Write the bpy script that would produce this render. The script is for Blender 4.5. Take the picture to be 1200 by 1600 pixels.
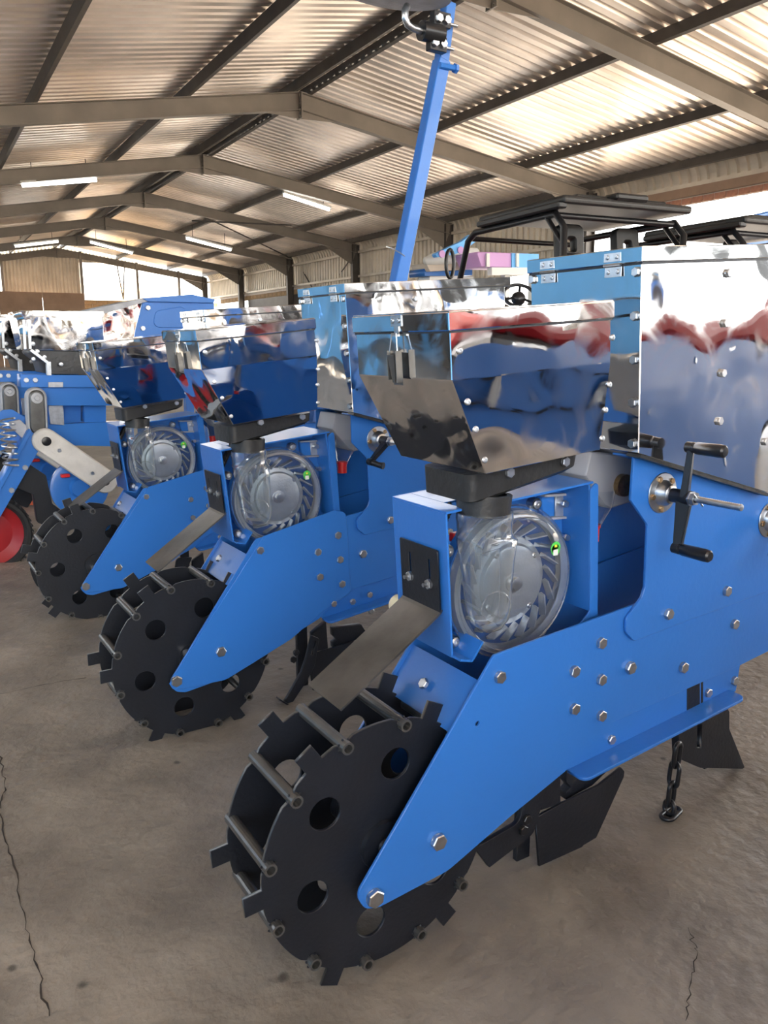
import bpy, bmesh, math, random
from mathutils import Matrix, Vector
random.seed(7)
sc = bpy.context.scene
COL = sc.collection
PI = math.pi
for o in list(bpy.data.objects): bpy.data.objects.remove(o, do_unlink=True)

# ------------------------------------------------------------------ camera
F = 1262.69
CAM = Vector((-0.60490, -0.96867, 0.99642))
RIGHT = Vector((0.847538, -0.530734, -0.0000685))
FWD = Vector((0.519449, 0.829543, -0.205013))
UP = Vector((0.108864, 0.173721, 0.978759))
cd = bpy.data.cameras.new('camera'); cam = bpy.data.objects.new('camera', cd); COL.objects.link(cam)
m = Matrix.Identity(4)
for i, v in enumerate((RIGHT, UP, -FWD)):
    for j in range(3): m[j][i] = v[j]
m.translation = CAM
cam.matrix_world = m
cd.sensor_fit = 'HORIZONTAL'; cd.sensor_width = 36.0; cd.lens = F * 36.0 / 1200.0
cd.clip_start = 0.02; cd.clip_end = 500
sc.camera = cam

# ------------------------------------------------------------------ world, sun, exposure
w = bpy.data.worlds.new('sky'); sc.world = w; w.use_nodes = True
nt = w.node_tree; nt.nodes.clear()
wo = nt.nodes.new('ShaderNodeOutputWorld'); bg = nt.nodes.new('ShaderNodeBackground')
sky = nt.nodes.new('ShaderNodeTexSky'); sky.sky_type = 'NISHITA'; sky.sun_disc = False
sky.sun_elevation = math.radians(48); sky.sun_rotation = math.radians(200); sky.dust_density = 3.0; sky.air_density = 1.2
mixn = nt.nodes.new('ShaderNodeMix'); mixn.data_type = 'RGBA'; mixn.inputs[0].default_value = 0.55
mixn.inputs[7].default_value = (7.0, 6.8, 6.6, 1)
nt.links.new(sky.outputs[0], mixn.inputs[6]); nt.links.new(mixn.outputs[2], bg.inputs[0]); nt.links.new(bg.outputs[0], wo.inputs[0])
bg.inputs[1].default_value = 0.75
sd = bpy.data.lights.new('sun', 'SUN'); sd.energy = 16.0; sd.angle = math.radians(1.0); sd.color = (1, .93, .82)
so = bpy.data.objects.new('sun', sd); COL.objects.link(so); so.rotation_euler = (math.radians(38), 0, math.radians(-60))
vs = sc.view_settings
sc.display_settings.display_device = 'sRGB'
vs.view_transform = 'Standard'; vs.look = 'None'; vs.gamma = 1.0; vs.use_curve_mapping = False
vs.exposure = 0.9

# ------------------------------------------------------------------ where a photographed edge lies in space
def ray(x, y): return RIGHT * ((x - 600) / F) + FWD + UP * ((800 - y) / F)
def by(x, y, Y):
    d = ray(x, y); return CAM + d * ((Y - CAM.y) / d.y)
def bx(x, y, X):
    d = ray(x, y); return CAM + d * ((X - CAM.x) / d.x)
def xz(pts, Y): return [(by(x, y, Y).x, by(x, y, Y).z) for x, y in pts]

# ------------------------------------------------------------------ materials
def mat(name, col, rough=.5, metal=0.0, bump=0.0, bscale=40, var=0.0, vscale=6, spec=.5, coat=0.0, emit=None, estr=0):
    M = bpy.data.materials.new(name); M.use_nodes = True; N = M.node_tree; b = N.nodes['Principled BSDF']
    b.inputs['Base Color'].default_value = (*col, 1); b.inputs['Roughness'].default_value = rough
    b.inputs['Metallic'].default_value = metal; b.inputs['Specular IOR Level'].default_value = spec
    b.inputs['Coat Weight'].default_value = coat
    if emit: b.inputs['Emission Color'].default_value = (*emit, 1); b.inputs['Emission Strength'].default_value = estr
    if var or bump: tc = N.nodes.new('ShaderNodeTexCoord')
    if var:
        n = N.nodes.new('ShaderNodeTexNoise'); n.inputs['Scale'].default_value = vscale; n.inputs['Detail'].default_value = 6
        N.links.new(tc.outputs['Object'], n.inputs['Vector'])
        r = N.nodes.new('ShaderNodeMapRange'); r.inputs[1].default_value = .3; r.inputs[2].default_value = .7
        r.inputs[3].default_value = 1 - var; r.inputs[4].default_value = 1 + var
        N.links.new(n.outputs[0], r.inputs[0])
        mm = N.nodes.new('ShaderNodeMix'); mm.data_type = 'RGBA'; mm.blend_type = 'MULTIPLY'; mm.inputs[0].default_value = 1
        mm.inputs[6].default_value = (*col, 1); N.links.new(r.outputs[0], mm.inputs[7]); N.links.new(mm.outputs[2], b.inputs['Base Color'])
    if bump:
        n2 = N.nodes.new('ShaderNodeTexNoise'); n2.inputs['Scale'].default_value = bscale; n2.inputs['Detail'].default_value = 4
        N.links.new(tc.outputs['Object'], n2.inputs['Vector'])
        bp = N.nodes.new('ShaderNodeBump'); bp.inputs['Strength'].default_value = bump; bp.inputs['Distance'].default_value = .01
        N.links.new(n2.outputs[0], bp.inputs['Height']); N.links.new(bp.outputs[0], b.inputs['Normal'])
    return M
BLUE = mat('blue_paint', (.024, .150, .49), .34, 0, .04, 90, .06, 3, coat=.15)
BLUE2 = mat('light_blue_paint', (.15, .50, 1.0), .5, 0, 0, 1, .08, 2)
BLACK = mat('black_satin_paint', (.007, .009, .014), .42, .0, .08, 120, .25, 10)
CAST = mat('black_cast_metal', (.018, .018, .02), .3, .3)
STEEL = mat('worn_rolled_steel', (.13, .128, .122), .36, .75, .05, 60, .3, 12)
PLASTIC = mat('black_plastic', (.018, .018, .018), .42, 0, .15, 60, .2, 14)
ZINC = mat('zinc_plated', (.50, .52, .54), .33, 1, .0, 1, .15, 60)
RUST = mat('yellow_zinc_bolt', (.45, .30, .16), .4, 1, 0, 1, .3, 80)
ALU = mat('cast_aluminium', (.46, .49, .53), .38, .75, .1, 200, .12, 20)
GREYCAST = mat('grey_cast_housing', (.36, .37, .39), .55, .3, .2, 80, .2, 12)
GREYPL = mat('grey_plastic', (.34, .35, .38), .5)
RED = mat('red_plastic', (.62, .02, .02), .35)
REDRIM = mat('red_wheel_paint', (.30, .01, .015), .4)
RUBBER = mat('black_rubber', (.012, .012, .013), .75)
ORANGE = mat('orange_red_paint', (.75, .16, .07), .5)
RAFTER = mat('grey_brown_steel_paint', (.21, .185, .155), .5, .2, .05, 20, .15, 2)
PURLIN = mat('dark_steel', (.09, .08, .07), .5, .4, 0, 1, .2, 3)
WHITE = mat('white_enamel', (.75, .75, .72), .4)
BEIGE = mat('light_beige_paint', (.55, .48, .40), .55, 0, 0, 1, .1, 3)
BROWN = mat('brown_board', (.33, .22, .15), .7, 0, .1, 30, .15, 2)
PINK = mat('pink_purple_panel', (.62, .35, .68), .5)
TUBE = mat('lamp_tube', (1, 1, 1), .4, emit=(1, .97, .9), estr=9.0)
GREEN = mat('green_sticker', (.10, .62, .10), .45)
YELLOW = mat('yellow_print', (.75, .72, .05), .45)
SEAL = mat('cream_plastic', (.8, .7, .45), .5)

def mirror_mat():
    M = bpy.data.materials.new('polished_stainless'); M.use_nodes = True; N = M.node_tree; b = N.nodes['Principled BSDF']
    b.inputs['Metallic'].default_value = 1; b.inputs['Base Color'].default_value = (.80, .80, .81, 1)
    tc = N.nodes.new('ShaderNodeTexCoord')
    n = N.nodes.new('ShaderNodeTexNoise'); n.inputs['Scale'].default_value = 5.5; n.inputs['Detail'].default_value = 1.0
    s = N.nodes.new('ShaderNodeTexNoise'); s.inputs['Scale'].default_value = 9; s.inputs['Detail'].default_value = 9; s.inputs['Distortion'].default_value = 2.5
    for q in (n, s): N.links.new(tc.outputs['Object'], q.inputs['Vector'])
    bp = N.nodes.new('ShaderNodeBump'); bp.inputs['Strength'].default_value = .65; bp.inputs['Distance'].default_value = .013
    N.links.new(n.outputs[0], bp.inputs['Height']); N.links.new(bp.outputs[0], b.inputs['Normal'])
    r = N.nodes.new('ShaderNodeMapRange'); r.inputs[1].default_value = .45; r.inputs[2].default_value = .75; r.inputs[3].default_value = .03; r.inputs[4].default_value = .16
    N.links.new(s.outputs[0], r.inputs[0]); N.links.new(r.outputs[0], b.inputs['Roughness'])
    return M
MIRROR = mirror_mat()

def clear_mat(name, rough=.05, tint=(.93, .95, .96), k=.28, dif=.03):
    M = bpy.data.materials.new(name); M.use_nodes = True; N = M.node_tree; N.nodes.clear()
    o = N.nodes.new('ShaderNodeOutputMaterial'); t = N.nodes.new('ShaderNodeBsdfTransparent'); t.inputs[0].default_value = (*tint, 1)
    g = N.nodes.new('ShaderNodeBsdfGlossy'); g.inputs['Roughness'].default_value = rough
    fr = N.nodes.new('ShaderNodeLayerWeight'); fr.inputs['Blend'].default_value = k
    mx = N.nodes.new('ShaderNodeMixShader')
    d = N.nodes.new('ShaderNodeBsdfDiffuse'); d.inputs[0].default_value = (.6, .64, .68, 1)
    mx2 = N.nodes.new('ShaderNodeMixShader'); mx2.inputs[0].default_value = dif
    N.links.new(fr.outputs['Facing'], mx.inputs[0]); N.links.new(t.outputs[0], mx.inputs[1]); N.links.new(g.outputs[0], mx.inputs[2])
    N.links.new(mx.outputs[0], mx2.inputs[1]); N.links.new(d.outputs[0], mx2.inputs[2]); N.links.new(mx2.outputs[0], o.inputs[0])
    return M
CLEAR = clear_mat('clear_polycarbonate', k=.18)
CHUTE = clear_mat('clear_chute_plastic', .08, (.86, .89, .90), .34, .06)
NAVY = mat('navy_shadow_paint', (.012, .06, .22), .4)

def floor_mat():
    M = bpy.data.materials.new('worn_concrete'); M.use_nodes = True; N = M.node_tree; b = N.nodes['Principled BSDF']
    tc = N.nodes.new('ShaderNodeTexCoord')
    def noise(sc_, det, dist=0):
        n = N.nodes.new('ShaderNodeTexNoise'); n.inputs['Scale'].default_value = sc_; n.inputs['Detail'].default_value = det; n.inputs['Distortion'].default_value = dist
        N.links.new(tc.outputs['Object'], n.inputs['Vector']); return n
    a = noise(1.1, 8, .6); f = noise(30, 10); g = noise(4.5, 9, .25)
    cr = N.nodes.new('ShaderNodeValToRGB'); e = cr.color_ramp.elements
    e[0].position = .3; e[0].color = (.16, .14, .112, 1); e[1].position = .72; e[1].color = (.31, .27, .222, 1)
    N.links.new(a.outputs[0], cr.inputs[0])
    cr2 = N.nodes.new('ShaderNodeValToRGB'); e = cr2.color_ramp.elements
    e[0].position = .36; e[0].color = (.62, .62, .62, 1); e[1].position = .66; e[1].color = (1.2, 1.2, 1.2, 1)
    N.links.new(g.outputs[0], cr2.inputs[0])
    mm = N.nodes.new('ShaderNodeMix'); mm.data_type = 'RGBA'; mm.blend_type = 'MULTIPLY'; mm.inputs[0].default_value = .8
    N.links.new(cr.outputs[0], mm.inputs[6]); N.links.new(cr2.outputs[0], mm.inputs[7])
    # small dark pits
    v = N.nodes.new('ShaderNodeTexVoronoi'); v.inputs['Scale'].default_value = 7.0; v.inputs['Randomness'].default_value = 1
    warp = N.nodes.new('ShaderNodeMix'); warp.data_type = 'RGBA'; warp.inputs[0].default_value = .06
    N.links.new(tc.outputs['Object'], warp.inputs[6]); N.links.new(g.outputs[1], warp.inputs[7]); N.links.new(warp.outputs[2], v.inputs['Vector'])
    pr = N.nodes.new('ShaderNodeMapRange'); pr.inputs[1].default_value = .03; pr.inputs[2].default_value = .07; pr.inputs[3].default_value = .35; pr.inputs[4].default_value = 1
    N.links.new(v.outputs['Distance'], pr.inputs[0])
    m3 = N.nodes.new('ShaderNodeMix'); m3.data_type = 'RGBA'; m3.blend_type = 'MULTIPLY'; m3.inputs[0].default_value = 1
    N.links.new(mm.outputs[2], m3.inputs[6]); N.links.new(pr.outputs[0], m3.inputs[7]); N.links.new(m3.outputs[2], b.inputs['Base Color'])
    rr = N.nodes.new('ShaderNodeMapRange'); rr.inputs[3].default_value = .38; rr.inputs[4].default_value = .7
    N.links.new(g.outputs[0], rr.inputs[0]); N.links.new(rr.outputs[0], b.inputs['Roughness'])
    ad = N.nodes.new('ShaderNodeMath'); ad.operation = 'MULTIPLY_ADD'; ad.inputs[1].default_value = .6
    N.links.new(f.outputs[0], ad.inputs[0]); N.links.new(g.outputs[0], ad.inputs[2])
    bp = N.nodes.new('ShaderNodeBump'); bp.inputs['Strength'].default_value = .55; bp.inputs['Distance'].default_value = .02
    N.links.new(ad.outputs[0], bp.inputs['Height']); N.links.new(bp.outputs[0], b.inputs['Normal'])
    return M
CONCRETE = floor_mat()
CRACK = mat('crack_dirt', (.03, .024, .018), .9)
ROOF = mat('galvanised_roof_sheet', (.80, .71, .62), .32, .7, .05, 8, .18, 1.2)
WALLSHEET = mat('pale_galvanised_wall_sheet', (.62, .56, .46), .5, .35, 0, 1, .15, 1.5)
BRICKA = mat('pink_brown_brick', (.42, .20, .13), .85, 0, .3, 60, .25, 9)
BRICKB = mat('tan_brick', (.42, .28, .15), .85, 0, .3, 60, .25, 9)
GROUND = mat('sunlit_yard', (.50, .42, .33), .9, 0, .1, 10, .15, .4)

# ------------------------------------------------------------------ geometry helpers
def link(name, me, M, parent=None, smooth=False):
    o = bpy.data.objects.new(name, me); COL.objects.link(o)
    if M is not None and not me.materials: me.materials.append(M)
    if smooth:
        for p in me.polygons: p.use_smooth = True
    if parent is not None:
        o.parent = parent
        off = parent.get('_o')
        if off is not None: o.location = -Vector(off)
    return o
def from_bm(name, bm, M, parent=None, smooth=False, auto=None):
    bmesh.ops.recalc_face_normals(bm, faces=bm.faces)
    me = bpy.data.meshes.new(name); bm.to_mesh(me); bm.free()
    if auto is not None:
        for p in me.polygons: p.use_smooth = True
        b2 = bmesh.new(); b2.from_mesh(me)
        for e in b2.edges:
            if len(e.link_faces) == 2 and e.calc_face_angle(0) > auto: e.smooth = False
        b2.to_mesh(me); b2.free()
    return link(name, me, M, parent, smooth)
def merge(bm, other, mat4=None):
    me = bpy.data.meshes.new('t'); other.to_mesh(me); other.free()
    if mat4 is not None: me.transform(mat4)
    bm.from_mesh(me); bpy.data.meshes.remove(me)
def add_box(bm, x0, x1, y0, y1, z0, z1, bev=0, M4=None, seg=1):
    b = bmesh.new(); bmesh.ops.create_cube(b, size=1)
    bmesh.ops.scale(b, vec=(x1 - x0, y1 - y0, z1 - z0), verts=b.verts)
    bmesh.ops.translate(b, vec=((x0 + x1) / 2, (y0 + y1) / 2, (z0 + z1) / 2), verts=b.verts)
    if bev: bmesh.ops.bevel(b, geom=list(b.edges), offset=bev, segments=seg, affect='EDGES', profile=.5)
    merge(bm, b, M4)
def box_obj(name, x0, x1, y0, y1, z0, z1, M, parent=None, bev=0, M4=None, seg=1):
    bm = bmesh.new(); add_box(bm, x0, x1, y0, y1, z0, z1, bev, M4, seg); return from_bm(name, bm, M, parent)
def add_cyl(bm, p0, p1, r0, r1=None, seg=20, cap=True):
    p0 = Vector(p0); p1 = Vector(p1); r1 = r0 if r1 is None else r1
    d = p1 - p0; b = bmesh.new()
    bmesh.ops.create_cone(b, cap_ends=cap, segments=seg, radius1=r0, radius2=r1, depth=d.length)
    q = d.to_track_quat('Z', 'Y').to_matrix().to_4x4()
    merge(bm, b, Matrix.Translation((p0 + p1) / 2) @ q)
def add_revolve(bm, prof, origin, axis, seg=28, closed=False):
    """prof: list of (distance along axis, radius)"""
    q = Vector(axis).to_track_quat('Z', 'Y').to_matrix().to_4x4(); T = Matrix.Translation(origin) @ q
    rings = []
    for a, r in prof:
        if r < 1e-6: rings.append([bm.verts.new(T @ Vector((0, 0, a)))])
        else: rings.append([bm.verts.new(T @ Vector((r * math.cos(2 * PI * k / seg), r * math.sin(2 * PI * k / seg), a))) for k in range(seg)])
    pairs = list(zip(rings, rings[1:])) + ([(rings[-1], rings[0])] if closed else [])
    for A, B in pairs:
        for k in range(seg):
            k2 = (k + 1) % seg
            if len(A) == 1 and len(B) == 1: continue
            if len(A) == 1: bm.faces.new((A[0], B[k], B[k2]))
            elif len(B) == 1: bm.faces.new((A[k], B[0], A[k2]))
            else: bm.faces.new((A[k], B[k], B[k2], A[k2]))
def add_tube(bm, pts, r, seg=10, closed=False):
    pts = [Vector(p) for p in pts]; n = len(pts); rings = []; up = None
    for i, p in enumerate(pts):
        if closed: t = pts[(i + 1) % n] - pts[i - 1]
        else: t = (pts[min(i + 1, n - 1)] - pts[max(i - 1, 0)])
        t.normalize()
        if up is None: up = t.orthogonal().normalized()
        up = (up - t * up.dot(t)).normalized(); s = t.cross(up)
        rr = r[i] if isinstance(r, (list, tuple)) else r
        rings.append([bm.verts.new(p + (up * math.cos(2 * PI * k / seg) + s * math.sin(2 * PI * k / seg)) * rr) for k in range(seg)])
    for i in range(n if closed else n - 1):
        A = rings[i]; B = rings[(i + 1) % n]
        sh = 0
        if closed and i == n - 1:
            sh = min(range(seg), key=lambda s_: (A[0].co - B[s_].co).length)
        for k in range(seg):
            bm.faces.new((A[k], A[(k + 1) % seg], B[(k + 1 + sh) % seg], B[(k + sh) % seg]))
    if not closed: bm.faces.new(rings[0][::-1]); bm.faces.new(rings[-1])
def tube_obj(name, pts, r, M, parent=None, seg=10, closed=False):
    bm = bmesh.new(); add_tube(bm, pts, r, seg, closed); return from_bm(name, bm, M, parent, auto=.9)
def bar_obj(name, p0, p1, wy, hz, M, parent=None, bev=0.0):
    """rectangular bar from p0 to p1, wy wide sideways, hz deep"""
    p0 = Vector(p0); p1 = Vector(p1); d = p1 - p0
    q = d.to_track_quat('X', 'Z').to_matrix().to_4x4(); bm = bmesh.new()
    add_box(bm, 0, d.length, -wy / 2, wy / 2, -hz / 2, hz / 2, bev, Matrix.Translation(p0) @ q)
    return from_bm(name, bm, M, parent)

def rounded(pts, rad, n=5):
    out = []; N_ = len(pts)
    if not isinstance(rad, (list, tuple)): rad = [rad] * N_
    for i in range(N_):
        p = Vector(pts[i]); a = Vector(pts[i - 1]) - p; b = Vector(pts[(i + 1) % N_]) - p; r = rad[i]
        if r <= 0 or a.length < 1e-6 or b.length < 1e-6: out.append(tuple(p)); continue
        la, lb = a.length, b.length; a.normalize(); b.normalize(); ang = a.angle(b)
        if ang > 3.1: out.append(tuple(p)); continue
        t = min(r / math.tan(ang / 2), la * .48, lb * .48); r_ = t * math.tan(ang / 2)
        c = p + (a + b).normalized() * (r_ / math.sin(ang / 2)); s = p + a * t - c; e = p + b * t - c
        a0 = math.atan2(s.y, s.x); a1 = math.atan2(e.y, e.x); da = (a1 - a0 + PI) % (2 * PI) - PI
        for k in range(n + 1): out.append((c.x + r_ * math.cos(a0 + da * k / n), c.y + r_ * math.sin(a0 + da * k / n)))
    return out
def circ(cx, cz, r, n=24): return [(cx + r * math.cos(2 * PI * k / n), cz + r * math.sin(2 * PI * k / n)) for k in range(n)]
def slot(x, z0, z1, r): return [(x + r * math.cos(a), z1 + r * math.sin(a)) for a in [PI * k / 6 for k in range(7)]] + [(x + r * math.cos(a), z0 + r * math.sin(a)) for a in [PI + PI * k / 6 for k in range(7)]]
def plate_mesh(outline, holes=(), th=.006, bev=.0008, M4=None):
    cu = bpy.data.curves.new('c', 'CURVE'); cu.dimensions = '2D'; cu.fill_mode = 'BOTH'
    cu.extrude = max(th / 2 - bev, 1e-5); cu.bevel_depth = bev; cu.bevel_resolution = 0; cu.offset = -bev
    for pl in [outline] + list(holes):
        s = cu.splines.new('POLY'); s.points.add(len(pl) - 1)
        for p, q in zip(s.points, pl): p.co = (q[0], q[1], 0, 1)
        s.use_cyclic_u = True
    o = bpy.data.objects.new('c', cu); me = bpy.data.meshes.new_from_object(o); bpy.data.objects.remove(o); bpy.data.curves.remove(cu)
    if M4 is not None: me.transform(M4)
    return me
RX = Matrix.Rotation(PI / 2, 4, 'X')
def plate(name, outline, y, th, M, parent=None, holes=(), bev=.0008):
    """plate in the XZ plane, its near face at y"""
    me = plate_mesh(outline, holes, th, bev, Matrix.Translation((0, y + th / 2, 0)) @ RX); me.name = name; me.materials.clear()
    return link(name, me, M, parent)
def plate_yz(name, outline, x, th, M, parent=None, holes=(), bev=.0005):
    """plate in the YZ plane; outline is (y,z); outer face at x, grows towards +x"""
    R = Matrix(((0, 0, 1, x + th / 2), (1, 0, 0, 0), (0, 1, 0, 0), (0, 0, 0, 1)))
    me = plate_mesh(outline, holes, th, bev, R); me.name = name; me.materials.clear(); return link(name, me, M, parent)
def plate_m(name, outline, M4, th, M, parent=None, holes=(), bev=.0005):
    me = plate_mesh(outline, holes, th, bev, M4); me.name = name; me.materials.clear(); return link(name, me, M, parent)
def sheet_obj(name, path, y0, y1, th, M, parent=None):
    """folded sheet: path of (x,z) extruded along y"""
    bm = bmesh.new(); n = len(path); P = [Vector((p[0], p[1])) for p in path]; off = []
    for i in range(n):
        t = (P[min(i + 1, n - 1)] - P[max(i - 1, 0)]).normalized(); off.append(Vector((-t.y, t.x)) * th)
    R = []
    for y in (y0, y1):
        R.append([bm.verts.new((p.x, y, p.y)) for p in P] + [bm.verts.new((p.x + o.x, y, p.y + o.y)) for p, o in zip(P[::-1], off[::-1])])
    for k in range(2 * n): bm.faces.new((R[0][k], R[0][(k + 1) % (2 * n)], R[1][(k + 1) % (2 * n)], R[1][k]))
    for Rr in R:
        for k in range(n - 1): bm.faces.new((Rr[k], Rr[k + 1], Rr[2 * n - 2 - k], Rr[2 * n - 1 - k]))
    return from_bm(name, bm, M, parent)
def poly_solid(name, quads_lo, quads_hi, M, parent=None, cap=(True, True), bev=0):
    """loft between loops (same count)"""
    bm = bmesh.new(); A = [bm.verts.new(p) for p in quads_lo]; B = [bm.verts.new(p) for p in quads_hi]; n = len(A)
    for k in range(n): bm.faces.new((A[k], A[(k + 1) % n], B[(k + 1) % n], B[k]))
    if cap[0]: bm.faces.new(A)
    if cap[1]: bm.faces.new(B)
    if bev: bmesh.ops.bevel(bm, geom=list(bm.edges), offset=bev, segments=2, affect='EDGES')
    return from_bm(name, bm, M, parent)

# ------------------------------------------------------------------ scene graph helpers
def thing(name, loc, label, cat, group=None):
    o = bpy.data.objects.new(name, None); COL.objects.link(o); o.location = loc; o['_o'] = tuple(loc); o.empty_display_size = .1
    o['label'] = label; o['category'] = cat
    if group: o['group'] = group
    return o
def tag(o, label, cat, group=None):
    o['label'] = label; o['category'] = cat
    if group: o['group'] = group
    return o
def part_label(o, s): o['label'] = s; return o

# fasteners: shared meshes, axis towards -Y, base at the origin
def bolt_mesh(washer=True):
    bm = bmesh.new()
    if washer: add_cyl(bm, (0, 0, 0), (0, -.0016, 0), .0100, seg=16)
    b = bmesh.new(); bmesh.ops.create_cone(b, cap_ends=True, segments=6, radius1=.0108, radius2=.0108, depth=.0066)
    top = [e for e in b.edges if all(v.co.z > 0 for v in e.verts)]; bmesh.ops.bevel(b, geom=top, offset=.0011, segments=1, affect='EDGES')
    merge(bm, b, Matrix.Translation((0, -.0046, 0)) @ Matrix.Rotation(PI / 2, 4, 'X'))
    bmesh.ops.recalc_face_normals(bm, faces=bm.faces); me = bpy.data.meshes.new('bolt'); bm.to_mesh(me); bm.free(); me.materials.append(ZINC); return me
BOLT = bolt_mesh()
def rivet_mesh():
    bm = bmesh.new(); add_revolve(bm, [(0, .0062), (.0015, .0062), (.003, .0045), (.0032, .0022), (.0016, .0019), (.0016, 0)], (0, 0, 0), (0, -1, 0), 14)
    bmesh.ops.recalc_face_normals(bm, faces=bm.faces); me = bpy.data.meshes.new('rivet'); bm.to_mesh(me); bm.free(); me.materials.append(ZINC); return me
RIVET = rivet_mesh()
def fast(name, me, p, parent, rot=None, s=1.0):
    o = bpy.data.objects.new(name, me); COL.objects.link(o); o.parent = parent
    off = parent.get('_o'); off = Vector(off) if off is not None else Vector((0, 0, 0))
    o.location = Vector(p) - off; o.scale = (s, s, s)
    ry = random.uniform(0, PI / 3)
    if rot is None: o.rotation_euler = (0, ry, 0)
    else: o.rotation_euler = rot
    return o
TO_MX = (0, 0, -PI / 2)      # -Y becomes -X

# =================================================================== STRUCTURE
TH = math.atan(.037); CT, ST = math.cos(TH), math.sin(TH)
def S(u, D, z):   # shed space (across, along from camera, height) to world
    return Vector((CAM.x + u * CT + D * ST, CAM.y - u * ST + D * CT, z))
def struct(o): o['kind'] = 'structure'; return o
def root_struct(name):
    o = bpy.data.objects.new(name, None); COL.objects.link(o); o['kind'] = 'structure'; return o

UR, ZR = 5.95, CAM.z + 4.0          # ridge (rafter top)
UE = 12.45; ZE = ZR - (UE - UR) * .150   # right eave
UL = -4.6; ZL = ZR - (UR - UL) * .175
D0, D1 = -6.0, 38.6
fl_bm = bmesh.new()
add_box(fl_bm, -8.0, 14.6, -8.0, 40.0, -.2, 0)
floor_o = struct(from_bm('floor', fl_bm, CONCRETE))
gr = bmesh.new(); add_box(gr, -120, 120, -120, 120, -.4, -.21)
g_o = from_bm('yard_ground', gr, GROUND); g_o['kind'] = 'structure'

# cracks in the slab: thin irregular dark fissures
def crack(pix, wd, name='crack'):
    P = []
    for i in range(len(pix) - 1):
        for k in range(8):
            t = k / 8; x = pix[i][0] * (1 - t) + pix[i + 1][0] * t; y = pix[i][1] * (1 - t) + pix[i + 1][1] * t
            d = ray(x, y); p = CAM + d * (-CAM.z / d.z); P.append(Vector((p.x + random.uniform(-.004, .004), p.y + random.uniform(-.004, .004), 0)))
    bm = bmesh.new(); L = []; R_ = []
    for i, p in enumerate(P):
        t = (P[min(i + 1, len(P) - 1)] - P[max(i - 1, 0)]).normalized(); s = Vector((-t.y, t.x, 0)) * wd * random.uniform(.1, .6)
        L.append(bm.verts.new(p + s + Vector((0, 0, .0012)))); R_.append(bm.verts.new(p - s + Vector((0, 0, .0012))))
    for i in range(len(P) - 1): bm.faces.new((L[i], L[i + 1], R_[i + 1], R_[i]))
    o = from_bm(name, bm, CRACK, floor_o); return o
crack([(0, 1270), (18, 1340), (40, 1440), (60, 1520), (78, 1600)], .0032)
crack([(0, 1085), (70, 1070), (145, 1057)], .004)
crack([(1075, 1450), (1090, 1490), (1078, 1545), (1070, 1600)], .0018)
crack([(0, 1180), (8, 1230), (0, 1270)], .004)

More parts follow.
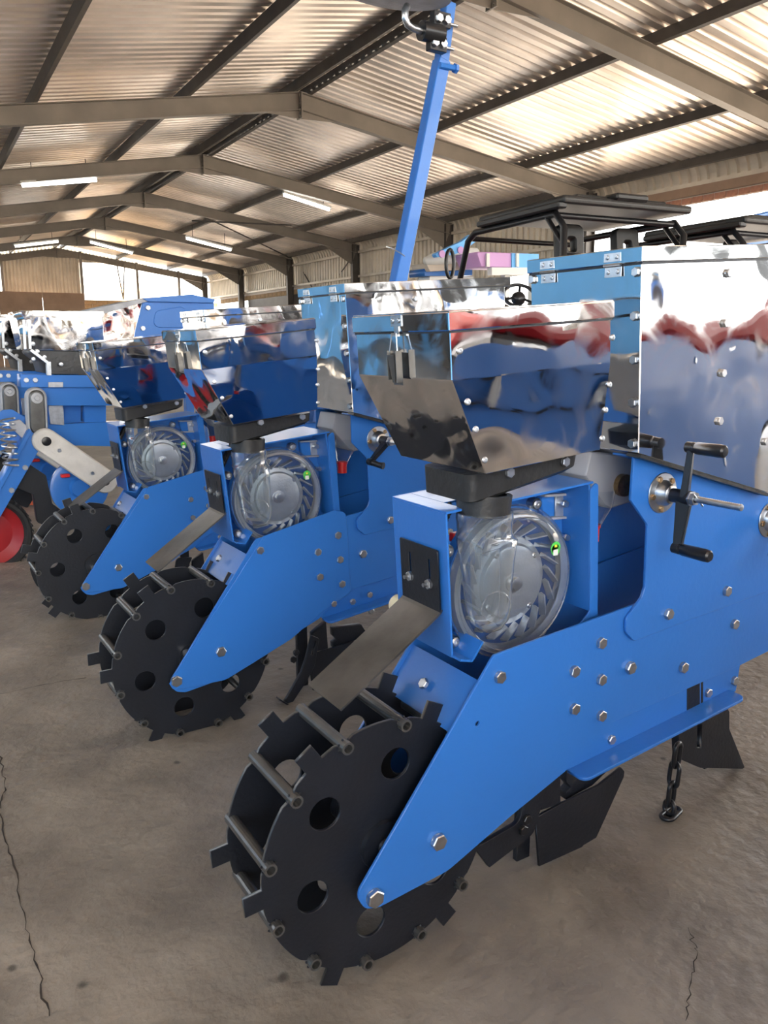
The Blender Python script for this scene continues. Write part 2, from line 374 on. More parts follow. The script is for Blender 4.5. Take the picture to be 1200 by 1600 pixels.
def ibeam(bm, p0, p1, h, wd, tf=.012, tw=.008, drop=True):
    """I-section, top flange along p0-p1"""
    p0 = Vector(p0); p1 = Vector(p1); d = p1 - p0; L = d.length
    q = d.to_track_quat('X', 'Z').to_matrix().to_4x4(); T = Matrix.Translation(p0) @ q
    add_box(bm, 0, L, -wd / 2, wd / 2, -tf, 0, 0, T); add_box(bm, 0, L, -wd / 2, wd / 2, -h, -h + tf, 0, T); add_box(bm, 0, L, -tw / 2, tw / 2, -h + tf, -tf, 0, T)
ceil = root_struct('ceiling')
frames = [13.1 + 5.15 * k - 5.15 * 4 for k in range(9)]  # -7.5 .. 33.7
frames = [f for f in frames if f > D0 - .5] + [D1]
wall_r = root_struct('wall_right')
wall_l = root_struct('wall_left')
for D in frames:
    bm = bmesh.new(); ibeam(bm, S(UR, D, ZR), S(UE + .05, D, ZE - .0), .27, .14); 
    # haunch at the eave
    b = bmesh.new(); A = [S(UE, D, ZE - .27), S(UE - 1.1, D, ZE - .27 + .165), S(UE - .15, D, ZE - .62)]
    vs0 = [b.verts.new(p + Vector((0, -.005, 0))) for p in A]; vs1 = [b.verts.new(p + Vector((0, .005, 0))) for p in A]
    b.faces.new(vs0); b.faces.new(vs1[::-1])
    for k in range(3): b.faces.new((vs0[k], vs1[k], vs1[(k + 1) % 3], vs0[(k + 1) % 3]))
    merge(bm, b)
    from_bm('rafter', bm, RAFTER, ceil)
    bm = bmesh.new(); ibeam(bm, S(UL, D, ZL), S(UR, D, ZR), .27, .14); from_bm('rafter', bm, RAFTER, ceil)
    bm = bmesh.new(); c = S(UR, D, ZR)
    add_box(bm, -.012, .012, -.10, .10, -.40, -.01, 0, Matrix.Translation(c) @ Matrix.Rotation(-TH, 4, 'Z'))
    for sgn in (-1, 1):
        b = bmesh.new(); tri = [Vector((0, 0, -.40)), Vector((0, 0, -.25)), Vector((sgn * .85, 0, -.37))]
        v0 = [b.verts.new(p + Vector((0, -.005, 0))) for p in tri]; v1 = [b.verts.new(p + Vector((0, .005, 0))) for p in tri]
        b.faces.new(v0); b.faces.new(v1[::-1])
        for k in range(3): b.faces.new((v0[k], v1[k], v1[(k + 1) % 3], v0[(k + 1) % 3]))
        merge(bm, b, Matrix.Translation(c) @ Matrix.Rotation(-TH, 4, 'Z'))
    for kk in range(5):
        for s2 in (-.05, .05):
            add_box(bm, -.03, .03, s2 - .012, s2 + .012, -.38 + kk * .08, -.355 + kk * .08, 0, Matrix.Translation(c) @ Matrix.Rotation(-TH, 4, 'Z'))
    from_bm('ridge_splice', bm, RAFTER, ceil)
    for U, par, zt in ((UE - .02, wall_r, ZE), (UL + .02, wall_l, ZL)):
        bm = bmesh.new(); T = Matrix.Translation(S(U, D, 0)) @ Matrix.Rotation(-TH, 4, 'Z')
        add_box(bm, -.12, -.108, -.07, .07, 0, zt - .02, 0, T); add_box(bm, .108, .12, -.07, .07, 0, zt - .02, 0, T); add_box(bm, -.108, .108, -.004, .004, 0, zt - .02, 0, T)
        from_bm('column', bm, PURLIN, par)
# purlins: lipped channels carried on the rafters
for off, side in [(.13, -1), (1.9, -1), (4.1, -1), (6.3, -1), (8.5, -1), (10.3, -1), (.13, 1), (2.45, 1), (4.7, 1), (6.35, 1)]:
    U = UR + side * off; z = ZR - off * (.175 if side < 0 else .150)
    bm = bmesh.new(); A = S(U, D0, z); L = D1 - D0
    T = Matrix.Translation(A) @ Matrix.Rotation(-TH, 4, 'Z') @ Matrix.Rotation(-side * .16 * -1, 4, 'Y')
    add_box(bm, -.0015, .0015, 0, L, 0, .15, 0, T); add_box(bm, 0, .06, 0, L, 0, .003, 0, T); add_box(bm, 0, .06, 0, L, .147, .15, 0, T); add_box(bm, .057, .06, 0, L, 0, .018, 0, T)
    from_bm('purlin', bm, PURLIN, ceil)
# corrugated sheets, one object per bay and slope; ribs run down the slope
PITCH = .205
PROF = [(0, 0), (.55, 0), (.62, .046), (.90, .046)]
def corr(Da, Db, path, amp, name, M, parent, ns=6):
    """path: list of (u,z,nu,nz) ; corrugation along D"""
    n = max(1, round((Db - Da) / PITCH)); bm = bmesh.new(); prev = None
    for i in range(n * 4 + 1):
        D = Da + (Db - Da) * ((i // 4) + PROF[i % 4][0]) / n; h = PROF[i % 4][1]
        row = [bm.verts.new(S(u + nu * h, D, z + nz * h)) for u, z, nu, nz in path]
        if prev:
            for k in range(len(path) - 1): bm.faces.new((prev[k], prev[k + 1], row[k + 1], row[k]))
        prev = row
    return from_bm(name, bm, M, parent)
bays = [-6.0] + [f for f in frames if f > -5.9]
arc = []
RC = .38; sl = math.atan(.150)
cu_, cz_ = UE - .10 - 0, ZE + .16
for k in range(9):
    a = (PI / 2 - sl) * (1 - k / 8)       # from roof normal round to horizontal outwards
    arc.append((cu_ + RC * math.cos(a) * 1.0 - RC * math.cos(PI / 2 - sl), cz_ - RC * math.sin(PI / 2 - sl) + RC * math.sin(a), math.cos(a), math.sin(a)))
for a_, b_ in zip(bays, bays[1:]):
    nz = math.cos(sl); nu = math.sin(sl)
    corr(a_, b_, [(UR, ZR + .172, nu, nz), (cu_, cz_, nu, nz)], .017, 'roof_sheet', ROOF, ceil)
    corr(a_, b_, [(UL - .3, ZL + .172 - .05, -nu, nz), (UR, ZR + .172, -nu, nz)], .017, 'roof_sheet', ROOF, ceil)
    corr(a_, b_, arc, .017, 'eave_sheet', WALLSHEET, ceil)
# right wall: corrugated above, open door near, brick base further back
uw = arc[-1][0]; zw = arc[-1][1]
BASEZ = 2.55
for a_, b_ in zip(bays, bays[1:]):
    if b_ > 14: corr(max(a_, 13.3), b_, [(uw, zw, 1, 0), (uw, BASEZ if a_ < 28 else 3.0, 1, 0)], .017, 'wall_sheet', WALLSHEET, wall_r)
for z in (zw - .02, 3.05):
    A = S(uw - .12, 13.3 if z < 3.4 else D0, z); Bq = S(uw - .12, D1, z); bar = bar_obj('girt', A, Bq, .06, .07, WALLSHEET, wall_r)
bar_obj('door_lintel', S(uw - .05, D0, zw - .11), S(uw - .05, 13.3, zw - .11), .2, .19, BROWN, wall_r)
def brick_wall(a, b, z0, z1, M, parent, nmax, bw=.42, bh=.19, th=.11, dirv=None):
    """courses of blocks from world point a to b, half bond, joints left recessed"""
    a = Vector(a); b = Vector(b); L = (b - a).length; t = (b - a) / L; q = t.to_track_quat('X', 'Z').to_matrix().to_4x4()
    core = bmesh.new(); add_box(core, 0, L, -th / 2 + .012, th / 2 - .012, z0, z1, 0, Matrix.Translation((a.x, a.y, 0)) @ q)
    from_bm('mortar', core, BEIGE, parent)
    bm = bmesh.new(); add_box(bm, 0, bw - .012, -th / 2, th / 2, 0, bh - .012, .004); bmesh.ops.recalc_face_normals(bm, faces=bm.faces)
    me = bpy.data.meshes.new('brick'); bm.to_mesh(me); bm.free(); me.materials.append(M)
    k = 0; nrow = int((z1 - z0) / bh); cnt = 0
    for r in range(nrow - 1, -1, -1):
        x = (-bw / 2 if r % 2 else 0)
        while x < L - bw * .5:
            xs = max(x, 0)
            if cnt < nmax:
                o = bpy.data.objects.new('brick', me); COL.objects.link(o); o.parent = parent
                o.matrix_world = Matrix.Translation((a.x, a.y, 0)) @ q @ Matrix.Translation((xs, random.uniform(-.004, .004), z0 + r * bh)); cnt += 1
            x += bw
brick_wall(S(uw - .02, 13.3, 0), S(uw - .02, 2.5, 0), zw - .33, zw - .21, BRICKA, wall_r, 60, .24, .115, .12)
brick_wall(S(uw - .02, 19.6, 0), S(uw - .02, 24.2, 0), 0.8, 2.60, BRICKA, wall_r, 110)
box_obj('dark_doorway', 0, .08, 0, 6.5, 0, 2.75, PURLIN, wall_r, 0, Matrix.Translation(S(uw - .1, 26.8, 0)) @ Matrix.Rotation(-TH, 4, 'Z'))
brick_wall(S(uw - .02, 26.8, 0), S(uw - .02, 37.0, 0), 2.75, 3.05, BRICKB, wall_r, 60)

for (a, Da), (b, Db) in ((((305, 332), 23.3), ((456, 404), 28.3)), (((463, 406), 28.4), ((487, 448), 26.4)), (((548, 404), 23.5), ((518, 447), 25.4)), (((300, 345), 23.3), ((455, 352), 21.0))):
    tube_obj('brace_rod', [by(*a, CAM.y + Da), by(*b, CAM.y + Db)], .022, PURLIN, wall_r, 6)

# left wall: unseen pale blue panels mirrored in the hoppers, kept low to let light in above
pb = bmesh.new()
for k in range(10):
    add_box(pb, -.02, .02, k * 4.46 + .01, (k + 1) * 4.46 - .01, 0, 2.5, .004, Matrix.Translation(S(UL - .15, D0, 0)) @ Matrix.Rotation(-TH, 4, 'Z'))
from_bm('painted_panel', pb, BLUE2, wall_l)

# far gable
wall_b = root_struct('wall_back')
TB = lambda u, z: S(u, D1, z)
def gable_top(u): return ZR + .15 - abs(u - UR) * (.175 if u < UR else .150)
def gsheet(u0, u1, z0, z1=None):
    n = int((u1 - u0) / .15) * 4; bm = bmesh.new(); prev = None
    for i in range(n + 1):
        u = u0 + (u1 - u0) * i / n; d = .03 * math.cos(2 * PI * i / 4 + .4)
        row = [bm.verts.new(S(u, D1 + .1 + d, z0)), bm.verts.new(S(u, D1 + .1 + d, gable_top(u) if z1 is None else z1))]
        if prev: bm.faces.new((prev[0], prev[1], row[1], row[0]))
        prev = row
    from_bm('gable_sheet', bm, WALLSHEET, wall_b)
gsheet(3.7, 6.9, 2.9); gsheet(6.9, 13.0, 4.45); gsheet(-4.6, 3.7, 4.3)
for u in (6.9, 9.3, 11.2, 3.7):
    bm = bmesh.new(); add_box(bm, -.05, .05, -.05, .05, 2.6, gable_top(u) - .1, 0, Matrix.Translation(S(u, D1, 0))); from_bm('gable_post', bm, RAFTER, wall_b)
bm = bmesh.new()
for u in (8.4, 8.75):
    add_cyl(bm, S(8.6, D1 - .1, 2.9), S(u, D1 - .1, 4.5), .03, seg=8)
from_bm('gable_strut', bm, RAFTER, wall_b)
bpb = bmesh.new()
for k in range(5): add_box(bpb, .01 + k * 1.7, 1.69 + k * 1.7, -.03, .03, 0, 3.08, .01, Matrix.Translation(S(-1.7, D1 - .8, 0)) @ Matrix.Rotation(-TH, 4, 'Z'))
from_bm('brown_board_screen', bpb, BROWN, wall_b)
brick_wall(S(6.8, D1, 0), S(13.0, D1, 0), 1.2, 2.85, BRICKB, wall_b, 160, .46, .165)
# hay heap outside the far gable
bm = bmesh.new(); add_revolve(bm, [(0, 2.6), (.8, 2.4), (2.0, 1.9), (3.3, 1.3), (4.1, .6), (4.6, 0)], S(10.4, D1 + 6, -.2), (0, 0, 1), 24)
for v in bm.verts: v.co += Vector((random.uniform(-.06, .06), random.uniform(-.06, .06), random.uniform(-.05, .05)))
tag(from_bm('straw_heap', bm, BRICKB, smooth=True), 'brown pointed heap seen through the bright far gable opening', 'heap')

# fluorescent lights hung under the rafters
for i, (a, b_, D, lab) in enumerate([((32, 290), (153, 281), 18.2, 'long lit fluorescent tube on the left slope of the second roof frame'),
        ((442, 304), (516, 328), 18.2, 'lit fluorescent tube nearest the blue pole under the right roof slope'),
        ((22, 385), (92, 377), 28.5, 'lit fluorescent tube furthest left above the far gable opening'),
        ((140, 378), (208, 396), 28.5, 'lit fluorescent tube right of the far ridge above the corrugated gable'),
        ((290, 372), (362, 391), 23.3, 'lit fluorescent tube in the middle distance under the right roof slope')]):
    Y = CAM.y + D; p = by(*a, Y); q = by(*b_, Y); t = thing('fluorescent_light', tuple((p + q) / 2), lab, 'light', 'fluorescent tubes under the roof')
    d = (q - p); L = d.length; Q = d.to_track_quat('X', 'Z').to_matrix().to_4x4(); bm = bmesh.new()
    add_box(bm, 0, L, -.06, .06, .03, .08, .005, Matrix.Translation(p) @ Q); from_bm('housing', bm, WHITE, t)
    bm = bmesh.new(); add_cyl(bm, p + Q @ Vector((.03, 0, 0)), p + Q @ Vector((L - .03, 0, 0)), .035, seg=12); from_bm('tube', bm, TUBE, t)
    bm = bmesh.new()
    for s in (.15, .85): add_cyl(bm, p + d * s + Vector((0, 0, .07)), p + d * s + Vector((0, 0, .42)), .008, seg=6)
    from_bm('hanger', bm, PURLIN, t)

# =================================================================== PLANTER ROW UNIT
TILT = math.radians(4.0)
def TM(x, z, a=TILT): return Matrix.Translation((x, 0, z)) @ Matrix.Rotation(-a, 4, 'Y')
def offs(pts, T):  # 2-D points (s,h) through a tilted frame -> (x,z)
    out = []
    for s, h in pts:
        v = T @ Vector((s, 0, h)); out.append((v.x, v.z))
    return out
WZ = .222
def wheel_outline():
    pts = []; R0, R1, R2 = .2075, .2365, .2035
    for k in range(6):
        c = math.radians(65 + 60 * k); hw = math.radians(4.4)
        # tab with a square end
        for a, r in ((c - hw, R0), (c - hw * .88, R1), (c + hw * .88, R1), (c + hw, R0)): pts.append((r * math.cos(a), r * math.sin(a)))
        a0 = c + hw; a1 = c + math.radians(60) - hw
        for j in range(1, 16):
            a = a0 + (a1 - a0) * j / 16; deg = math.degrees(a - c)
            near = min(abs(deg - 15), abs(deg - 45)); r = R0 if near > 2.2 else R2
            pts.append((r * math.cos(a), r * math.sin(a)))
    return pts
def build_wheel(parent, phase):
    holes = [circ(.133 * math.cos(math.radians(80 + 60 * k)), .133 * math.sin(math.radians(80 + 60 * k)), .0262) for k in range(6)] 
    d1 = plate('press_wheel', wheel_outline(), 0, .006, BLACK, parent, holes)
    d1.location = Vector((0, 0, WZ)) - Vector(parent['_o']); d1.rotation_euler = (0, -phase, 0)
    d1.data.materials.append(STEEL)
    for p in d1.data.polygons:
        if abs(p.normal.y) < .5 and p.center.x ** 2 + p.center.z ** 2 > .19 ** 2: p.material_index = 1
    me = d1.data.copy(); me.name = 'far_disc'; me.transform(Matrix.Translation((0, .1325, 0)))
    link('far_disc', me, None, None).parent = d1
    bm = bmesh.new(); add_revolve(bm, [(-.013, .0068), (-.013, .0100), (.1445, .0100), (.1445, .0068)], (0, 0, 0), (0, 1, 0), 16, closed=True)
    bmesh.ops.recalc_face_normals(bm, faces=bm.faces); tm = bpy.data.meshes.new('cross_tube'); bm.to_mesh(tm); bm.free(); tm.materials.append(STEEL)
    wb = bmesh.new()
    for k in range(7):
        a = k * .9; bmesh.ops.create_icosphere(wb, subdivisions=1, radius=.0022, matrix=Matrix.Translation((.0108 * math.cos(a), -.0015, .0108 * math.sin(a))))
    wm = bpy.data.meshes.new('weld_bead'); wb.to_mesh(wm); wb.free(); wm.materials.append(BLACK)
    for k in range(12):
        a = math.radians(50 + 30 * k)
        for nm, mm in (('cross_tube', tm), ('weld_bead', wm)):
            o = bpy.data.objects.new(nm, mm); COL.objects.link(o); o.parent = d1; o.location = (.2 * math.cos(a), 0, .2 * math.sin(a)); o.rotation_euler = (0, k * 1.3, 0)
    bm = bmesh.new(); add_revolve(bm, [(-.012, 0), (-.012, .012), (-.008, .014), (-.008, .040), (.002, .042), (.002, .024), (.136, .024), (.136, .042), (.148, .042), (.148, 0)], (0, 0, 0), (0, 1, 0), 28)
    from_bm('hub', bm, BLACK, None, auto=.6).parent = d1
    return d1

def link_part(o, parent): o.parent = parent; return o
def revolve_obj(name, prof, origin, axis, M, parent, seg=32, auto=.6):
    bm = bmesh.new(); add_revolve(bm, prof, origin, axis, seg); return from_bm(name, bm, M, parent, auto=auto)
def sub(o, host):
    """make o (already placed as a part) a sub-part of host"""
    o.parent = host
    if host.get('_o') is None: o.location = Vector(o.location) - Vector(host.location)
    return o

def crank(root, hub, double):
    """adjusting crank on its pressed flange; hub on the plate face, axis -Y"""
    h = Vector(hub)
    fl = revolve_obj('crank_flange', [(0, 0), (0, .0355), (.0015, .0365), (.003, .0355), (.004, .024), (.011, .0215), (.014, .0185), (.021, .0165), (.024, .012), (.024, 0)], h, (0, -1, 0), ZINC, root, 40)
    for a in (25, 97, 169, 241, 313):
        a = math.radians(a + 20); fast('flange_bolt', BOLT, h + Vector((.0285 * math.cos(a), -.003, .0285 * math.sin(a))), root, s=.52).data = BOLT_RUST
    Y0 = -.024
    bm = bmesh.new(); add_cyl(bm, h + Vector((0, Y0 + .004, 0)), h + Vector((0, -.060, 0)), .0125, .0125, 20)
    arms = ((.002, .086), (-.014, -.088)) if double else ((-.055, -.052),)
    for dx, dz in arms:
        e = h + Vector((dx, -.052, dz)); c = h + Vector((0, -.048, 0)); d = e - c; q = d.to_track_quat('X', 'Y').to_matrix().to_4x4()
        b = bmesh.new(); L = d.length; n = 8; prev = None
        for i in range(n + 1):
            t = i / n; wd = .0135 * (1 - t) + .0075 * t; th = .0065 * (1 - t) + .005 * t
            ring = [b.verts.new((L * t, th * (1 if k in (1, 2) else -1), wd * (1 if k < 2 else -1))) for k in range(4)]
            if prev:
                for k in range(4): b.faces.new((prev[k], prev[(k + 1) % 4], ring[(k + 1) % 4], ring[k]))
            else: b.faces.new(ring)
            prev = ring
        b.faces.new(prev[::-1]); bmesh.ops.bevel(b, geom=list(b.edges), offset=.002, segments=2, affect='EDGES'); merge(bm, b, Matrix.Translation(c) @ q)
        add_cyl(bm, e + Vector((0, .008, 0)), e + Vector((0, -.010, 0)), .0095, .0095, 16)
        if not double: add_tube(bm, [e + Vector((0, 0, 0)), e + Vector((.010, -.022, -.006)), e + Vector((.018, -.036, -.008))], [.0085, .0075, .0095], 12)
    body = from_bm('crank_arm', bm, CAST, root, auto=.7)
    if double:
        for dx, dz in arms:
            e = h + Vector((dx, -.055, dz))
            revolve_obj('crank_grip', [(0, 0), (0, .0085), (.002, .0098), (.006, .0085), (.009, .0105), (.052, .0112), (.060, .0105), (.063, .0075), (.0635, 0)], e, (0, -1, 0), CAST, root, 24)
    revolve_obj('lock_nut', [(0, 0), (0, .013), (.003, .0135), (.003, .0115), (.011, .0115), (.011, .007)], h + Vector((0, -.060, 0)), (0, -1, 0), ZINC, root, 6, auto=.3)
    bm = bmesh.new(); n = 46; L = .157 - .068 if double else .02
    prof = [(0, .0045)]
    for i in range(n): prof += [(i * L / n, .0060 if i % 2 else .0052)]
    prof += [(L, .0056), (L + .001, 0)]; add_revolve(bm, prof, h + Vector((0, -.068, 0)), (0, -1, 0), 14); from_bm('threaded_rod', bm, ZINC, root, auto=.8)
    if double: tube_obj('split_pin', [h + Vector((-.012, -.074, .010)), h + Vector((0, -.075, 0)), h + Vector((.010, -.078, -.012))], .0016, ZINC, root, 6)
bm = bmesh.new(); bm.from_mesh(BOLT); BOLT_RUST = bpy.data.meshes.new('flange_bolt'); bm.to_mesh(BOLT_RUST); bm.free(); BOLT_RUST.materials.append(RUST)

YP = -.0335   # near face of the arm plate
def build_unit(label, group):
    R = thing('planter_row_unit', (.25, .06, 0), label, 'planter unit', group)
    # ---- arm plates
    near = xz([(560.5, 1397), (768.8, 1030), (773, 1024), (990, 946), (1200, 858), (1420, 770), (1420, 935), (1200, 1018), (1158, 1039), (956, 1129), (896, 1190), (883, 1206), (800, 1274), (700, 1361), (592, 1418.5), (570, 1421)], YP)
    near[0] = xz([(557, 1400)], YP)[0]
    ol = rounded(near, [.022, .0, .012, 0, 0, 0, 0, 0, 0, 0, .004, .004, .2, .08, .02, .022], 6)
    hole = [circ(*xz([(746.5, 1131)], YP)[0], .0042, 14)]
    plate('side_plate', ol, YP, .006, BLUE, R, hole)
    far = plate('far_side_plate', ol, .160, .006, BLUE, R, hole)
    for (x, y), s in [((583.5, 1400.5), 1.38), ((683, 1313), 1.3), ((779.6, 1057), 1), ((938, 1004), 1), ((896, 1048), 1), ((938, 1061), 1), ((896, 1106.7), 1), ((938, 1117.5), 1), ((983, 1042.5), 1.12), ((1066, 1042), 1.05), ((1146, 974.6), 1.0)]:
        fast('bolt', BOLT, by(x, y, YP), R, s=s)
    # upper plate with its folded top edge
    YU = YP - .0062
    up = xz([(991, 711), (1001, 713), (1200, 771), (1420, 832), (1420, 850), (1200, 924), (1080, 968), (990.5, 1002), (978, 988), (978.5, 967), (1003, 934), (1008, 918), (1012, 820), (986, 782)], YU)
    plate('upper_side_plate', rounded(up, [.004, .006, .3, 0, 0, 0, 0, .014, .014, .012, .016, .01, .012, .006], 5), YU, .006, BLUE, R)
    upf = [(p[0], p[1]) for p in up]
    plate('far_upper_plate', rounded(upf, .006, 3), .1665, .006, BLUE, R)
    a = by(988, 712, YU); b_ = by(1410, 830, YU)
    bar_obj('plate_flange', a + Vector((0, .022, -.001)), b_ + Vector((0, .022, -.001)), .044, .004, BLUE, R, .001)
    for x, y in ((1043, 958.8), (1134, 923)):
        fast('bolt', BOLT, by(x, y, YU), R)
    # ---- lower frame with its angle flange
    YL = YP + .0065
    lf = xz([(884, 1200), (1000, 1020), (1160, 960), (1158, 1030), (1150, 1080), (890, 1208)], YL)
    plate('lower_frame_plate', rounded(lf, .004, 3), YL, .006, BLUE, R)
    A = by(893, 1207, YP); B = by(1140, 1083, YP); d = (B - A); L = d.length; ang = math.atan2(d.z, d.x)
    ou = rounded([(-.004, 0), (L + .004, 0), (L + .004, -.042), (-.004, -.042)], [.0, .0, .016, .016], 6)
    T = Matrix.Translation((A.x, YL, A.z + .001)) @ Matrix.Rotation(-ang, 4, 'Y') @ Matrix.Translation((0, 0, 0))
    plate_m('frame_flange', ou, T, .006, BLUE, R)
    for (x, y), s in [((954, 1155), .85), ((1105, 1082), .9), ((1146, 1063), .9)]: fast('bolt', BOLT, by(x, y, YL), R, s=s)
    q = xz([(1073, 1040), (1094, 1030), (1094, 1106), (1073, 1112)], YP + .0062)
    plate('slide_bar', rounded(q, [0, 0, .003, .003], 3), YP + .0062, .0016, BLACK, R)
    q = xz([(1095, 1040), (1099, 1040), (1099, 1102), (1095, 1104)], YP + .0062)
    plate('slide_bar_edge', q, YP + .0062, .0014, RUBBER, R)
    # cross plate between the arms, above the wheel
    P1 = by(384, 864, .9225); P2 = by(353, 913, .9225)
    sheet_obj('cross_plate', [(P1.x + .004, P1.z), (P2.x + .004, P2.z)], YP + .006, .160, .005, BLUE, R)
    n = Vector((-(P1.z - P2.z), 0, P1.x - P2.x)).normalized()
    fast('bolt', BOLT, (P1 + P2) / 2 * 1 + Vector((0, .075 - .9225, 0)) + n * .003, R, rot=n.to_track_quat('-Y', 'Z').to_euler(), s=.9)
    # ---- press wheel
    build_wheel(R, 0)
    # axle carrier behind the arm tip
    bm = bmesh.new(); add_cyl(bm, (0, YP + .007, WZ), (0, .160, WZ), .010, seg=16); from_bm('axle', bm, ZINC, R)

    # ---- meter bracket (folded channel)
    U0 = len(R.children)
    BT = TM(.128, .739)
    def bp(s, y, h): return BT @ Vector((s, y, h))
    Sx = .312
    flp = by(947, 753, .0); 
    bm = bmesh.new()
    add_box(bm, 0, .004, .022, .172, -.245, -.004, .0006, BT)                      # rear wall
    from_bm('bracket_rear_wall', bm, BLUE, R)
    bm = bmesh.new(); add_box(bm, 0, .036, .020, .172, -.004, 0, .0008, BT); add_box(bm, .036, .104, .075, .172, -.004, 0, .0006, BT); add_box(bm, .104, Sx, .012, .172, -.004, 0, .0008, BT)
    from_bm('bracket_top', bm, BLUE, R)
    bm = bmesh.new(); add_box(bm, .0, .09, .172, .176, -.25, 0, .0006, BT); from_bm('bracket_rear_panel', bm, BLUE, R)
    plate('bracket_back', rounded(offs([(.085, -.004), (Sx - .004, -.004), (Sx - .004, -.25), (.085, -.25)], BT), [0, .0, .02, 0], 4), .088, .004, BLUE, R)
    bm = bmesh.new(); add_box(bm, Sx - .016, Sx - .012, .008, .090, -.235, -.004, .0006, BT); from_bm('bracket_front_wall', bm, BLUE, R)
    fo = rounded([(Sx - .016, -.012), (Sx + .004, .004), (Sx + .004, -.26), (Sx - .05, -.26), (Sx - .016, -.235)], [.006, .008, 0, 0, .012], 5)
    plate('bracket_flange', offs(fo, BT), .0045, .004, BLUE, R)
    # folded foot of the bracket
    ft = offs([(.0, -.243), (.028, -.250), (.048, -.222), (.075, -.238), (.078, -.242), (.048, -.228), (.030, -.256), (.0, -.249)], BT)
    f1, f2, f3, f4 = bp(.001, 0, -.244), bp(.026, 0, -.252), bp(.050, 0, -.224), bp(.058, 0, -.232)
    sheet_obj('bracket_foot', [(f1.x, f1.z), (f2.x, f2.z), (f3.x, f3.z)], .0, .17, .004, BLUE, R)
    g1, g2 = by(743, 1010, .0), by(766, 1044, .0); 
    # ---- slotted adjusting plate and scraper flap
    ST_ = BT @ Matrix.Translation((-.0045, 0, 0))
    yl = bx(622, 840, .124).y; yr = bx(681, 860, .124).y
    Rm = Matrix(((0, 0, 1, 0), (1, 0, 0, 0), (0, 1, 0, 0), (0, 0, 0, 1)))
    y1 = bx(636.5, 880, .124).y; y2 = bx(666, 893, .124).y
    plate_m('slotted_plate', rounded([(yr, -.172), (yl, -.172), (yl, -.066), (yr, -.066)], [0, 0, .003, .005], 4), ST_ @ Rm, .003, BLACK, R, holes=[slot(y1, -.130, -.088, .0028), slot(y2, -.130, -.088, .0028)])
    for yy in (y1, y2):
        fast('adjusting_nut', BOLT, ST_ @ Vector((-.001, yy, -.128)), R, rot=TO_MX, s=.8)
        bm = bmesh.new(); p = ST_ @ Vector((-.004, yy, -.128)); add_cyl(bm, p, p + Vector((-.011, 0, 0)), .0035, seg=10); from_bm('adjusting_stud', bm, ZINC, R)
    k0 = ST_ @ Vector((0, 0, -.170)); k1 = Vector((-.052, 0, .4465))
    dv = (k1 - k0).normalized()
    path = [(k0.x + .001, k0.z + .004), (k0.x - .001, k0.z), (k0.x - .006, k0.z - .0045), (k1.x, k1.z)]
    sheet_obj('scraper_flap', path, yr, yl, .0035, STEEL, R)
    # ---- seed meter
    mc = Vector((.292, 0, .593))
    revolve_obj('meter_housing', [(.0655, 0), (.0655, .1165), (.062, .118), (.062, .130), (.0845, .131), (.0845, 0)], mc, (0, 1, 0), BLUE, R, 48)
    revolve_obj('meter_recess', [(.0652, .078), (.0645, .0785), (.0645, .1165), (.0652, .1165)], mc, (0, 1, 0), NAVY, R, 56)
    revolve_obj('meter_rim_ring', [(.046, .113), (.044, .127), (.060, .128), (.060, .113)], mc, (0, 1, 0), ALU, R, 56)
    bm = bmesh.new(); add_revolve(bm, [(.065, .0), (.065, .080), (.056, .078), (.054, .068), (.048, .064), (.046, .058), (.046, 0)], mc, (0, 1, 0), 56)
    disc = from_bm('seed_disc', bm, ALU, R, auto=.5)
    bm = bmesh.new()
    for k in range(20):
        a = 2 * PI * k / 20
        T = Matrix.Translation(mc) @ Matrix.Rotation(a, 4, 'Y') @ Matrix.Translation((.091, 0, 0)) @ Matrix.Rotation(math.radians(50), 4, 'Y')
        b = bmesh.new(); vs = [(-.021, .055, -.004), (-.021, .055, .004), (.021, .055, .003), (.021, .055, -.003), (-.019, .043, -.0012), (-.019, .043, .0015), (.017, .040, .0012), (.017, .040, -.001)]
        vv = [b.verts.new(v) for v in vs]
        for f in ((0, 1, 2, 3), (4, 5, 6, 7), (0, 1, 5, 4), (1, 2, 6, 5), (2, 3, 7, 6), (3, 0, 4, 7)): b.faces.new([vv[i] for i in f])
        merge(bm, b, T)
    vo = from_bm('vanes', bm, ALU, R); sub(vo, disc) if False else None
    revolve_obj('disc_nut', [(.046, 0), (.046, .017), (.042, .017), (.041, .011), (.034, .011), (.033, .006), (.033, 0)], mc, (0, 1, 0), ZINC, R, 18)
    for a in (40, 125, 215, 310):
        a = math.radians(a); fast('disc_screw', RIVET, mc + Vector((.064 * math.cos(a), .048, .064 * math.sin(a))), R, s=.9)
    # clear cover: dished, with stepped rim
    revolve_obj('meter_cover', [(.062, .134), (.050, .135), (.046, .128), (.034, .122), (.030, .113), (.027, .06), (.026, 0)], mc, (0, 1, 0), CLEAR, R, 64)
    bm = bmesh.new()
    for r in (.1345, .124, .117):
        add_tube(bm, [mc + Vector((r * math.cos(t), .052 if r > .13 else (.037 if r > .12 else .031), r * math.sin(t))) for t in [2 * PI * k / 56 for k in range(56)]], .0013, 5, True)
    from_bm('cover_ribs', bm, CLEAR, R)
    # cover screws on their ears
    for px, py in ((703, 862), (713, 1004), (841, 788), (849, 987)):
        p = by(px, py, .046); b = bmesh.new(); add_revolve(b, [(0, .0105), (.016, .0105), (.016, 0)], p + Vector((0, .003, 0)), (0, 1, 0), 16)
        from_bm('cover_ear', b, CLEAR if px == 849 else ZINC, R, auto=.5)
        fast('cover_screw', RIVET, p + Vector((0, .003, 0)), R, s=1.35)
